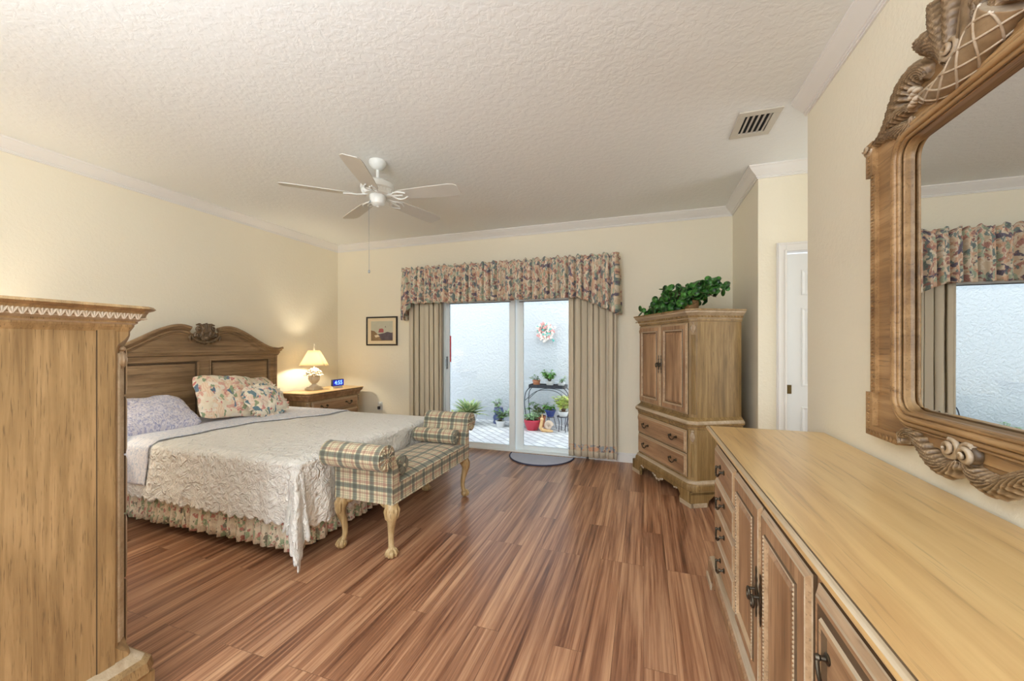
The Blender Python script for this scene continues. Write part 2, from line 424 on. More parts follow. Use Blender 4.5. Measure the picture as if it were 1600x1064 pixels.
def sm(x): x = max(0, min(1, x)); return x*x*(3-2*x)

# ---------------------------------------------------------------- room shell
XL, XR, YB, YC, ZC, YR, YJ = -4.18, .90, 4.55, 3.605, 2.725, 2.707, -2.5
DX0, DX1, DZ = -2.48, -.60, 1.93      # sliding door opening
struct(B('floor', 'floor', XL-.12, 2.3, YJ-.12, YB+.14, -.05, 0))
struct(B('ceiling', 'ceiling', XL-.12, 2.3, YJ-.12, YB+.12, ZC, ZC+.1))
struct(B('wall_left', 'wall', XL-.12, XL, YJ, YB+.12, 0, ZC))
b = MB()
b.box(XL, DX0, YB, YB+.14, 0, ZC); b.box(DX1, XR, YB, YB+.14, 0, ZC); b.box(DX0, DX1, YB, YB+.14, DZ, ZC)
struct(b.build('wall_back', 'wall'))
XJ = .868
struct(B('wall_alcove_side', 'wall', XJ, XJ+.10, YC+.10, YB, 0, ZC))
b = MB(); D2X0, D2X1, D2Z = 1.057, 1.82, 2.046
b.box(XJ, D2X0, YC, YC+.10, 0, ZC); b.box(D2X1, 2.3, YC, YC+.10, 0, ZC); b.box(D2X0, D2X1, YC, YC+.10, D2Z, ZC)
struct(b.build('wall_closet', 'wall'))
struct(B('wall_right', 'wall', XR, 2.3, YJ, YR, 0, ZC, bevel=.01))
struct(B('wall_hall_end', 'wall', 2.18, 2.3, YR, YC, 0, ZC))
b = MB()
b.box(XL, -1.9, YJ-.12, YJ, 0, ZC); b.box(.4, XR, YJ-.12, YJ, 0, ZC); b.box(-1.9, .4, YJ-.12, YJ, 0, .35); b.box(-1.9, .4, YJ-.12, YJ, 2.6, ZC)
struct(b.build('wall_rear', 'wall'))
b = MB()
for x in (-1.9, -.775, .35): b.box(x, x+.05, YJ-.09, YJ-.03, .35, 2.6)
b.box(-1.9, .4, YJ-.09, YJ-.03, .35, .40); b.box(-1.9, .4, YJ-.09, YJ-.03, 2.55, 2.6)
struct(b.build('window_1', 'trim'))  # unseen window, added to bring fill light in from behind the camera
# crown moulding: profile (out from wall, down from ceiling)
CP = [(0, 0), (.080, 0), (.080, .010), (.072, .016), (.066, .026), (.050, .040), (.030, .056), (.022, .066), (.016, .068), (.016, .078), (.010, .080), (.010, .088), (0, .088)]
def crown(name, p0, p1, nrm, m0=0., m1=0.):
    # run from p0 to p1 along a wall, nrm = direction out of the wall; m = mitre factor at each end
    p0 = Vector((*p0, 0)); p1 = Vector((*p1, 0)); n = Vector((*nrm, 0)); t = (p1-p0).normalized(); b = MB()
    b.rings([[p0+n*o+t*(o*m0)+Vector((0, 0, ZC-d)) for o, d in CP], [p1+n*o+t*(o*m1)+Vector((0, 0, ZC-d)) for o, d in CP]])
    return struct(b.build(name, 'trim', sharp=20))
crown('trim_1', (XL, YJ), (XL, YB), (1, 0), 0, -1)
crown('trim_2', (XL, YB), (XJ, YB), (0, -1), 1, -1)
crown('trim_3', (XJ, YC), (XJ, YB), (-1, 0), -1, -1)
crown('trim_4', (XJ, YC), (2.18, YC), (0, -1), -1, 0)
crown('trim_5', (XR, YJ), (XR, YR), (-1, 0), 0, 0)
def base(name, x0, x1, y0, y1, nrm):
    b = MB(); b.box(x0, x1, y0, y1, 0, .085); n = .006
    b.box(x0+(n if nrm[0] < 0 else 0), x1-(n if nrm[0] > 0 else 0), y0+(n if nrm[1] < 0 else 0), y1-(n if nrm[1] > 0 else 0), .085, .105)
    return struct(b.build(name, 'trim', bevel=.002))
base('baseboard_back', XL, DX0-.07, YB-.014, YB, (0, -1)); base('baseboard_back', DX1+.07, XJ, YB-.014, YB, (0, -1))
base('baseboard_left', XL, XL+.014, YJ, YB-.014, (1, 0)); base('baseboard_right', XR-.014, XR, YJ, YR, (-1, 0))
base('baseboard_closet', XJ, .99, YC-.014, YC, (0, -1))
# closet door with casing
b = MB()
for x0, x1, z0, z1 in ((.992, D2X0, 0, D2Z+.065), (D2X1, D2X1+.065, 0, D2Z+.065), (D2X0, D2X1, D2Z, D2Z+.065)):
    b.box(x0, x1, YC-.014, YC, z0, z1)
b.box(1.0, 1.014, YC-.022, YC-.014, 0, D2Z+.062); b.box(1.014, D2X1+.05, YC-.022, YC-.014, D2Z+.048, D2Z+.062)
b.box(D2X0-.012, D2X0+.004, YC-.02, YC+.1, 0, D2Z+.006); b.box(D2X0, D2X1, YC-.02, YC+.1, D2Z-.004, D2Z+.010)
struct(b.build('trim_6', 'trim', bevel=.003))
d2 = bpy.data.objects.new('door_2', None); COL.objects.link(d2); d2.location = (0, 0, 0); struct(d2, 'white panelled pocket door in the closet wall')
b = MB(); b.box(D2X0+.004, D2X1, YC+.045, YC+.075, .008, D2Z-.018)
pw = D2X1-D2X0
for cx in (0, 1):
    xa = D2X0+.118+cx*.345; xb = xa+.27
    for z0, z1 in ((.22, .82), (.98, 1.60), (1.70, 1.90)):
        b.rect(xa, xb, z0, z1, [(0, YC+.0455), (.003, YC+.040), (.012, YC+.040), (.022, YC+.0445), (.038, YC+.0445), (.05, YC+.038)], 0)
b.build('door_leaf', 'door', d2, sharp=20)
b = MB(); b.box(D2X0+.012, D2X0+.052, YC+.040, YC+.046, .92, .99); b.box(D2X0+.022, D2X0+.042, YC+.037, YC+.046, .935, .975); b.build('pocket_pull', 'brass', d2, bevel=.002)

# sliding glass door
d1 = bpy.data.objects.new('door_1', None); COL.objects.link(d1); struct(d1, 'white framed sliding glass door to the courtyard')
b = MB(); yf = YB+.03
for x0, x1, z0, z1 in ((DX0, DX0+.03, 0, DZ), (DX1-.03, DX1, 0, DZ), (DX0, DX1, DZ-.04, DZ), (DX0, DX1, 0, .022)):
    b.box(x0, x1, yf-.025, yf+.09, z0, z1)
b.build('door_frame', 'alu', d1, bevel=.003)
def slider(x0, x1, y, name, sl=.055, sr=.055):
    b = MB()
    b.box(x0, x0+sl, y, y+.03, .022, DZ-.04); b.box(x1-sr, x1, y, y+.03, .022, DZ-.04)
    b.box(x0+sl, x1-sr, y, y+.03, DZ-.085, DZ-.04); b.box(x0+sl, x1-sr, y, y+.03, .022, .075)
    p = b.build(name, 'alu', d1, bevel=.003)
    b = MB(); b.box(x0+.05, x1-.05, y+.011, y+.017, .07, DZ-.08); b.build('pane', 'glass', p)
    b = MB(); b.box(x0+.055, x1-.055, y-.002, y+.003, DZ-.092, DZ-.083); b.build('gasket', 'gray_dark', p)
    return p
pl = slider(DX0+.03, -1.50, yf-.012, 'sliding_panel', .055, .075); slider(-1.515, DX1-.03, yf+.035, 'fixed_panel', .11)
b = MB(); b.box(DX0+.048, DX0+.066, yf-.034, yf-.012, 1.0, 1.16); b.tube([(DX0+.057, yf-.03, 1.02), (DX0+.057, yf-.052, 1.04), (DX0+.057, yf-.052, 1.12), (DX0+.057, yf-.03, 1.14)], .006, 8); b.build('latch_handle', 'silver', pl)
b = MB(); b.box(-2.392, -2.376, yf-.005, yf-.001, 1.09, 1.43); b.build('warning_strip', 'red', pl)  # thin red strip just in front of the pane
struct(B('trim_7', 'trim', DX0-.055, DX0, YB-.012, YB+.03, 0, DZ, bevel=.003))

# courtyard
YW = 6.62
struct(B('courtyard_paving', 'pavers', -9, 4, YB+.14, YW+.15, -.14, -.05))
struct(B('wall_courtyard', 'stucco', -9, 4, YW, YW+.15, -.05, 3.4))

# ---------------------------------------------------------------- hardware used on the case furniture
def bail_pull(parent, x, y, z, w=.085, r=.0042, mat='metal_dark', name='handle'):
    b = MB()
    for s in (-1, 1):
        b.lathe([(.001, 0), (.011, 0), (.013, .002), (.011, .004), (.006, .006), (.005, .014), (.008, .018), (.006, .024), (.001, .025)], (0, 0, 0), 14)
        for i in range(len(b.v)-9*14, len(b.v)):
            v = b.v[i]; b.v[i] = (s*w/2+v[0], y-v[2], z+v[1])
            b.v[i] = (b.v[i][0]+x, b.v[i][1], b.v[i][2])
    pts = []
    for k in range(17):
        t = k/16*2-1; pts.append((x+w/2*t*1.0, y-.020-.006*(1-t*t), z-.030*(1-abs(t)**2.6)+.004*math.exp(-(t/.18)**2)))
    b.tube(pts, [r*(1+.5*math.exp(-(((k/16*2-1))/.25)**2)) for k in range(17)], 8)
    return b.build(name, mat, parent)
def drawer(parent, x0, x1, z0, z1, y, mat='wood_h', n=1, out=.022, pull=True, inner=False, hw=.085, hs=.26, name='drawer'):
    b = MB()
    prof = [(0, y+.01), (0, y-out*.35), (.003, y-out*.45), (.016, y-out*.88), (.020, y-out), (.03, y-out)]
    mi = [2, 1, 3, 1, 0]
    if inner: prof += [(.05, y-out), (.054, y-out-.006), (.066, y-out-.006), (.074, y-out+.002)]; mi = [2, 1, 3, 1, 0, 2, 1, 3, 2, 0]
    b.rect(x0, x1, z0, z1, prof, mi)
    d = b.build(name, [mat, 'wash', 'glaze', 'edge'], parent, sharp=25)
    if pull:
        xm = (x0+x1)/2; zz = (z0+z1)/2+.012; dy = y-out-(-.002 if inner else 0)
        for k in range(n):
            bail_pull(d, xm+(0 if n == 1 else (k*2-1)*(x1-x0)*hs), dy, zz, hw)
    return d
def panel_door(parent, x0, x1, z0, z1, y, hx, hz, mat='wood_front', out=.022, frame=.055, beads=True, name='door', hscale=1.):
    b = MB()
    prof = [(0, y+.01), (0, y-out*.4), (.004, y-out*.5), (.014, y-out*.9), (.017, y-out), (frame, y-out), (frame+.003, y-out-.005), (frame+.010, y-out-.005), (frame+.016, y-out+.008), (frame+.022, y-out+.008), (frame+.040, y-out-.001)]
    b.rect(x0, x1, z0, z1, prof, [2, 1, 3, 1, 0, 2, 1, 3, 2, 0])
    if beads:
        n = int((z1-z0-2*frame)/.012)
        for k in range(n):
            z = z0+frame+(k+.5)*(z1-z0-2*frame)/n
            for xx in (x0+frame+.0065, x1-frame-.0065): b.ell((xx, y-out-.006, z), (.004, .003, .0045), 6, 4, 1)
    d = b.build(name, [mat, 'wash', 'glaze', 'edge'], parent, sharp=25)
    b = MB(); yy = y-out
    # pierced backplate and hanging ring
    pts = [(hx, yy-.003, hz+.085*hscale*t) for t in [k/12*2-1 for k in range(13)]]
    b.tube(pts, [.003, .006, .004, .009, .006, .010, .013, .010, .006, .009, .004, .006, .003], 8, flat=.5, up=(0, 1, 0))
    b.tube([(hx, yy-.002, hz+.01), (hx, yy-.026, hz+.008)], .005, 8)
    b.tube([(hx+.014*hscale*cos(a), yy-.026, hz-.008+.018*hscale*sin(a)) for a in [pi/2+2*pi*k/14 for k in range(15)]], .0045*hscale, 8)
    b.build('door_pull', 'metal_dark', d)
    return d
def flutes(b, x, y, z0, z1, ang, n=3, sp=.010, r=.0042):
    # thin vertical reeds on a canted corner; ang = direction of the corner's face normal
    t = (-sin(ang), cos(ang))
    for k in range(n):
        o = (k-(n-1)/2)*sp; b.tube([(x+t[0]*o, y+t[1]*o, z0), (x+t[0]*o, y+t[1]*o, (z0+z1)/2), (x+t[0]*o, y+t[1]*o, z1)], r, 8)
def corner_leaf(b, x, y, z, ang, h=.07, w=.022):
    n = Vector((cos(ang), sin(ang), 0)); t = Vector((-sin(ang), cos(ang), 0))
    for s in (-1, 0, 1):
        p = [Vector((x, y, z+h*q))+n*(.004+.012*q*(1-q)*2)+t*(s*w*.5*sin(q*pi)) for q in [k/8 for k in range(9)]]
        b.tube(p, [.003, .006, .008, .009, .009, .008, .006, .004, .002], 8, rid=3, ra=.2)
    b.ell((Vector((x, y, z+h))+n*.008), (.011, .011, .010))
def apron(b, w, y, z1, foot, h, th=.02, mi=0, axis='x', drop=.0):
    # scalloped bracket-foot plate between -w/2 and w/2, plane y..y+th
    hw = w/2; P = [(-hw, 0), (-hw, z1), (hw, z1), (hw, 0), (hw-foot, 0)]
    def edge(s):
        pts = [(foot, 0), (foot+.004, h*.35), (foot-.012, h*.6), (foot+.012, h*.9), (foot+.05, h*.98), (foot+.075, h*.78), (foot+.10, h*.98), (w*.38, h*1.0)]
        if drop: pts += [(w*.42, h*.96), (w*.455, h-drop*.7), (w*.48, h-drop*.9), (w*.5, h-drop)]
        return pts
    e = edge(1)
    right = [(hw-q[0], q[1]) for q in e]; left = [(-hw+q[0], q[1]) for q in reversed(e)]
    poly = P[:4]+right+left
    b.prism(poly, 1, y, y+th, mi)

# ---------------------------------------------------------------- dresser (long, right)
def dresser():
    W, D, Z = 1.86, .50, .85
    r = thing('dresser', 'long oak dresser with pale top, centre doors and end drawers, against right wall', 'dresser', (.385, 1.475, 0), radians(-90))
    b = MB(); b.case(W, D, 0, [(0, .10), (0, .79)]); b.build('body', ['wood_front'], r)
    b = MB(); b.case(W, D, 0, [(0, .775), (.008, .778), (.010, .790), (.022, .800), (.030, .812), (.036, .818), (.036, .824), (.046, .828), (.051, .836), (.050, .846), (.044, .85)], [0, 1, 3, 0, 0, 3, 1, 0, 0, 1])
    b.box(-W/2-.0375, W/2+.0375, -.0375, D-.001, .8490, .8506, 3); b.box(-W/2-.034, W/2+.034, -.034, D-.001, .8492, .8516, 2)
    b.build('top', ['wood_top', 'wash', 'wood_top', 'glaze'], r, sharp=30)
    b = MB(); b.case(W, D, 0, [(.0, .135), (.018, .131), (.034, .120), (.042, .108), (.040, .09), (.0, .085)], [1, 1, 0, 0, 0])
    apron(b, W+.08, -.042, .095, .13, .06, .02, 0, drop=.02)
    b.box(-W/2-.046, -W/2+.09, -.050, -.042, 0, .03, 1)
    for s in (-1, 1): b.box(s*(W/2+.005)-.012, s*(W/2+.005)+.012, -.01, .12, 0, .09); b.box(s*(W/2+.005)-.012, s*(W/2+.005)+.012, D-.12, D, 0, .09)
    b.build('plinth', ['wood_front', 'wash'], r, sharp=30)
    xs = -W/2
    zz = [(.60, .765), (.455, .592), (.30, .447), (.14, .292)]
    for x0, x1 in ((xs+.03, xs+.505), (W/2-.52, W/2-.03)):
        big = x1 > 0
        rows = zz if not big else [(.505, .765), (.335, .495), (.14, .325)]
        for z0, z1 in rows: drawer(r, x0, x1, z0, z1, 0, n=2 if big else 1, inner=big and z1 > .5, hw=.095, hs=.24)
    panel_door(r, xs+.525, xs+.905, .14, .765, 0, xs+.885, .47, frame=.06)
    panel_door(r, xs+.915, xs+1.31, .14, .765, 0, xs+.935, .47, frame=.06)
    return r
dresser()

# ---------------------------------------------------------------- armoire (angled in the corner)
def armoire():
    W, D, ch = .93, .445, .045
    a = radians(-62); nc = Vector((.379, 3.438, 0)); u = Vector((-.469, .883, 0))
    p = nc+u*.49
    r = thing('armoire', 'tall oak armoire set at an angle in the corner, two doors over two drawers', 'armoire', (p.x, p.y, 0), a)
    b = MB()
    b.case(W-.02, D, ch, [(0, .70), (0, 1.53)], 0, .012)
    b.build('upper_body', ['wood_armside'], r, sharp=25)
    b = MB(); b.case(W, D+.012, ch, [(0, .17), (0, .64)]); b.build('lower_body', ['wood_armside'], r, sharp=25)
    b = MB()
    b.case(W-.02, D, ch, [(0, 1.500), (.010, 1.505), (.010, 1.520), (.018, 1.530), (.022, 1.548), (.036, 1.562), (.048, 1.572), (.048, 1.582), (.058, 1.588), (.058, 1.600)], [1, 0, 1, 0, 1, 1, 1, 1, 0], .012)
    n = 26
    for k in range(n): b.ell((-(W/2-.02)+k*(W-.04)/(n-1), -.016, 1.540), (.010, .005, .008), 6, 5)
    for k in range(13): b.ell((W/2+.012, .06+k*.030, 1.540), (.005, .010, .008), 6, 5); b.ell((-W/2-.012, .06+k*.030, 1.540), (.005, .010, .008), 6, 5)
    b.build('cornice', ['wood_armside', 'wash'], r, sharp=25)
    b = MB(); b.case(W, D+.012, ch, [(0, .618), (.008, .622), (.010, .640), (.026, .650), (.030, .664), (.030, .676), (.018, .690), (.004, .700), (-.010, .715)], [1, 0, 1, 0, 1, 1, 0, 0])
    b.build('waist_moulding', ['wood_armside', 'wash'], r, sharp=25)
    b = MB(); b.case(W, D+.012, ch, [(0, .205), (.012, .200), (.018, .188), (.018, .180), (.026, .172), (.030, .15), (.024, .12), (.0, .118)], [1, 1, 1, 0, 0, 0, 0])
    apron(b, W+.05, -.030, .125, .15, .105, .022, 0, drop=.045)
    b.box(-W/2-.028, -W/2-.006, -.03, D+.01, .10, .125); b.box(W/2+.006, W/2+.028, -.03, D+.01, .10, .125)
    for s in (-1, 1):
        x0, x1 = sorted((s*(W/2+.028), s*(W/2+.004)))
        b.prism([(-.030, 0), (-.030, .12), (.20, .12), (.17, .08), (.13, .05), (.12, 0)], 0, x0, x1); b.prism([(D, 0), (D, .12), (D-.18, .12), (D-.15, .08), (D-.12, .05), (D-.11, 0)], 0, x0, x1)
    # heavier feet base strip
    for x0, x1 in ((-W/2-.034, -W/2+.115), (W/2-.115, W/2+.034)): b.box(x0, x1, -.036, -.006, 0, .035, 1)
    b.box(W/2+.010, W/2+.034, -.03, .115, 0, .035, 1)
    b.build('plinth', ['wood_armside', 'wash'], r, sharp=30, bevel=.002)
    for s in (-1, 1):   # carved apron and corner carving
        b = MB()
        for j, (xx, zz, rr) in enumerate(((.02, .072, .016), (.05, .088, .014), (.08, .098, .012), (.30, .100, .012), (.27, .094, .010))):
            if j == 3: b.build('apron_carving', 'carved', r); b = MB()
            b.ell((s*xx, -.032, zz), (rr, .008, rr*.8), 8, 6)
            b.tube([(s*(xx+rr*cos(t)*(1-t/9)), -.036, zz+rr*.8*sin(t)*(1-t/9)) for t in [k*.7 for k in range(10)]], .003, 6)
        b.build('apron_carving', 'carved', r)
        an = radians(-90+s*45); cx = s*(W/2-ch/2)
        b = MB(); corner_leaf(b, cx, ch/2, .52, an, .085); b.build('corner_carving', 'carved', r)
        b = MB(); corner_leaf(b, s*(W/2-.01-ch/2), ch/2+.012, 1.41, an, .075); b.build('corner_carving', 'carved', r)
    for s in (-1, 1):
        an = radians(-90+s*45)
        b = MB(); flutes(b, s*(W/2-ch/2), ch/2, .23, .50, an, 3, .012, .005); b.build('fluted_corner', 'wood_armside', r)
        b = MB(); flutes(b, s*(W/2-.01-ch/2), ch/2+.012, .74, 1.39, an, 3, .012, .005); b.build('fluted_corner', 'wood_armside', r)
    hx = W/2-ch-.015
    panel_door(r, -hx, -.004, .735, 1.490, .012, -.022, 1.13, frame=.05, beads=False, hscale=1.0, out=.02)
    panel_door(r, .004, hx, .735, 1.490, .012, .022, 1.13, frame=.05, beads=False, hscale=1.0, out=.02)
    drawer(r, -hx-.005, hx+.005, .418, .605, 0, n=2, hw=.085, hs=.29)
    drawer(r, -hx-.005, hx+.005, .222, .410, 0, n=2, hw=.085, hs=.29)
    return r, p, a
arm, armp, arma = armoire()

# ---------------------------------------------------------------- chest of drawers (left foreground)
def chest():
    W, D, ch = .98, .50, .035
    r = thing('chest_of_drawers', 'tall oak chest of drawers in the left foreground, seen from its plain side', 'chest of drawers', (-1.782-W/2, .918, 0), radians(180))
    b = MB()
    # body profile: canted front corner is cut in between z .19 and 1.33
    b.case(W, D, ch, [(0, q) for q in (.15, .18, .19, .205, .225, 1.285, 1.305, 1.325, 1.34, 1.39)], 0, 0, [.010, .010, .016, .032, .046, .046, .040, .020, .010, .010]); b.build('body', 'wood_side', r, sharp=25)
    for s in (-1, 1):
        x = s*(W/2); b = MB(); b.box(min(x, x+s*.003), max(x, x+s*.003), .050, .096, .17, 1.372, 0); b.box(min(x, x+s*.0015), max(x, x+s*.0015), .096, .0995, .17, 1.372, 1)
        b.build('side_stile', ['wood_side', 'glaze'], r)
    b = MB()
    b.case(W, D, ch*.3, [(.0, 1.352), (.010, 1.372), (.010, 1.378), (.018, 1.384), (.018, 1.390), (.024, 1.394), (.030, 1.400), (.040, 1.418), (.044, 1.426), (.055, 1.430), (.062, 1.436), (.055, 1.445)], [0, 0, 1, 0, 1, 1, 2, 0, 0, 0, 0])
    b.build('cornice', ['wood_side', 'wash', 'wash'], r, sharp=25)
    b = MB()   # egg-and-leaf band on the sides and front
    def leafs(x, y, t, n):
        for k in range(3):
            a = (k-1)*.8
            p = [Vector((x, y, 1.398))+Vector(n)*(.004*q)+Vector(t)*(sin(a)*.016*q)+Vector((0, 0, .023*q*cos(a*.6))) for q in (0, .5, 1)]
            b.tube(p, [.004, .005, .002], 6)
    for k in range(25):
        y = .0+k*.020; leafs(-W/2-.034, y, (0, 1, 0), (-1, 0, .6)); leafs(W/2+.034, y, (0, 1, 0), (1, 0, .6))
    for s in (-1, 1): b.tube([(s*(W/2+.029), -.03, 1.4005), (s*(W/2+.029), D, 1.4005)], .003, 6)
    b.tube([(-W/2-.03, -.029, 1.4005), (W/2+.03, -.029, 1.4005)], .003, 6)
    for k in range(49): leafs(-W/2+k*.0204, -.034, (1, 0, 0), (0, -1, .6))
    b.build('carved_band', 'carved', r)
    b = MB()
    b.case(W, D, ch*.3, [(0, .172), (.012, .166), (.022, .155), (.034, .150), (.050, .135), (.056, .10), (.046, .085), (.0, .08)], [1, 1, 1, 0, 0, 0, 0])
    apron(b, W+.09, -.046, .09, .14, .07, .022, 0, drop=.02)
    for s in (-1, 1):
        x0, x1 = sorted((s*(W/2+.046), s*(W/2+.02))); b.box(x0, x1, -.03, .12, 0, .09); b.box(x0, x1, D-.12, D, 0, .09)
    b.build('plinth', ['wood_side', 'wash'], r, sharp=30)
    for s in (-1, 1):
        an = radians(-90+s*45); b = MB(); flutes(b, s*(W/2-.023), .023, .235, 1.275, an, 3, .013, .0065)
        b.build('fluted_corner', 'wash', r)
        b = MB(); corner_leaf(b, s*(W/2-.025), .025, 1.215, an, .075); b.build('corner_carving', 'carved', r)
    z = .18
    for h in (.26, .24, .22, .22, .18): drawer(r, -W/2+.05, W/2-.05, z, z+h-.008, 0, n=2); z += h
    return r
chest()

# ---------------------------------------------------------------- nightstands
def nightstand():
    W, D, Z, ch = .86, .39, .75, .03
    r = thing('nightstand', 'oak nightstand with drawers between the bed and the window wall', 'nightstand', (-3.652, 3.935, 0), radians(90), 'oak nightstands')
    b = MB(); b.case(W, D, ch, [(0, .10), (0, .70)]); b.build('body', 'wood_side', r)
    b = MB(); b.case(W, D, ch*.3, [(0, .652), (.006, .658), (.010, .676), (.026, .700), (.040, .716), (.044, .722), (.044, .732)], [1, 0, 0, 0, 0, 0])
    b.case(W, D, ch*.3, [(.044, .732), (.052, .738), (.052, .746), (.046, .752)], [1, 1, 2])
    b.build('top', ['wood_front', 'stone_top', 'wood_top'], r, sharp=30)
    b = MB(); b.case(W, D, ch*.3, [(0, .14), (.012, .136), (.022, .12), (.02, .09), (0, .085)]); apron(b, W+.04, -.022, .09, .12, .06, .02)
    for s in (-1, 1):
        x0, x1 = sorted((s*(W/2+.02), s*W/2-.0)); b.box(x0, x1, D-.12, D, 0, .09); b.box(x0, x1, 0, .1, 0, .09)
    b.build('plinth', 'wood_front', r)
    for s in (-1, 1): b = MB(); corner_leaf(b, s*(W/2-ch/2), ch/2, .56, radians(-90+s*45), .07); b.build('corner_carving', 'carved', r)
    for z0, z1 in ((.50, .642), (.33, .49), (.15, .32)): drawer(r, -W/2+.05, W/2-.05, z0, z1, 0, n=2, hw=.09, hs=.27)
    return r
ns = nightstand()
dup(ns, (-3.665, 1.25, 0), radians(90), 'oak nightstand with drawers hidden behind the tall chest, left of the bed')

# ---------------------------------------------------------------- lamps
def lamp():
    r = thing('table_lamp', 'lit table lamp with cream shade and flower-filled urn base, right of the headboard', 'lamp', (-3.90, 3.845, .752), 0, 'urn lamps with cream shades')
    b = MB(); b.box(-.075, .075, -.075, .075, 0, .022); b.box(-.062, .062, -.062, .062, .022, .038)
    b.lathe([(.052, .038), (.054, .046), (.036, .056), (.026, .066), (.026, .078), (.036, .086)], n=24)
    b.lathe([(.034, .084), (.046, .098), (.062, .122), (.068, .148), (.062, .166), (.070, .174), (.090, .180), (.092, .186), (.066, .19)], n=48, flute=12, fa=.045)
    b.build('urn', 'ceramic', r, bevel=.003)
    b = MB(); rnd = random.Random(3)
    for k in range(70):
        a = rnd.random()*2*pi; q = rnd.random()**.6; R = .085*q
        z = .195+.055*(1-q*q)+rnd.random()*.015; rr = .011+.009*rnd.random()
        Mx = Matrix.Rotation(rnd.random()*3, 3, 'X') @ Matrix.Rotation(rnd.random()*3, 3, 'Z')
        b.ell((R*cos(a), R*sin(a), z), (rr, rr*.9, rr*.55), 8, 5, 0, Mx)
    for k in range(16):
        a = 2*pi*k/16; b.ell((.098*cos(a), .098*sin(a), .184+.006*(k % 2)), (.020, .012, .006), 8, 5, 0, Matrix.Rotation(a, 3, 'Z') @ Matrix.Rotation(.5, 3, 'Y'))
    b.build('flower_cluster', 'ceramic', r)
    b = MB(); b.tube([(0, 0, .24), (0, 0, .30), (0, 0, .40)], [.008, .006, .005], 10); b.lathe([(.004, .40), (.010, .405), (.008, .42), (.012, .53), (.004, .55), (.009, .565), (.003, .585)], n=12); b.build('stem', 'ceramic', r)
    b = MB()
    def sh(u, v):
        a = 2*pi*u; R = .168+(.066-.168)*v; return (R*cos(a), R*sin(a), .300+.19*v)
    b.grid(sh, 48, 4); b.build('lamp_shade', 'shade', r, solid=.002)
    l = bpy.data.lights.new('bulb_light', 'POINT'); l.energy = 13; l.color = (1, .86, .64); l.shadow_soft_size = .03
    o = bpy.data.objects.new('bulb_light', l); COL.objects.link(o); o.parent = r; o.location = (0, 0, .40)
    return r
lp = lamp()
# the light sits above the stem's socket
for c in lp.children:
    if c.type == 'LIGHT': c.location = (.03, 0, .385)
dup(lp, (-3.90, 1.28, .752), 0, 'lit table lamp with cream shade on the nightstand hidden behind the tall chest')

# alarm clock
r = thing('alarm_clock', 'small alarm clock with glowing blue display on the nightstand', 'clock', (-3.77, 4.10, .752), radians(83))
b = MB(); b.prism([(-.02, 0), (.03, 0), (.024, .022), (-.012, .026)], 0, -.06, .06); b.build('base', 'clock_case', r, bevel=.004)
b = MB(); b.box(-.088, .088, -.014, .018, .028, .112); b.build('case', 'black', r, bevel=.004)
b = MB(); b.box(-.082, .082, -.0165, -.0145, .034, .106); b.build('screen', 'screen', r)
def text_mesh(txt, size, name, mat, parent, loc, rot, depth=.0006):
    cu = bpy.data.curves.new(name, 'FONT'); cu.body = txt; cu.size = size; cu.align_x = 'CENTER'; cu.align_y = 'CENTER'; cu.extrude = depth; cu.offset = .0012
    t = bpy.data.objects.new('tmp', cu); COL.objects.link(t); dg = bpy.context.evaluated_depsgraph_get()
    me = bpy.data.meshes.new_from_object(t.evaluated_get(dg)); bpy.data.objects.remove(t)
    me.materials.clear(); me.materials.append(M[mat]); o = bpy.data.objects.new(name, me); COL.objects.link(o); o.parent = parent; o.location = loc; o.rotation_euler = rot; return o
text_mesh('4:55', .072, 'digits', 'digits', r, (0, -.0178, .070), (pi/2, 0, 0))

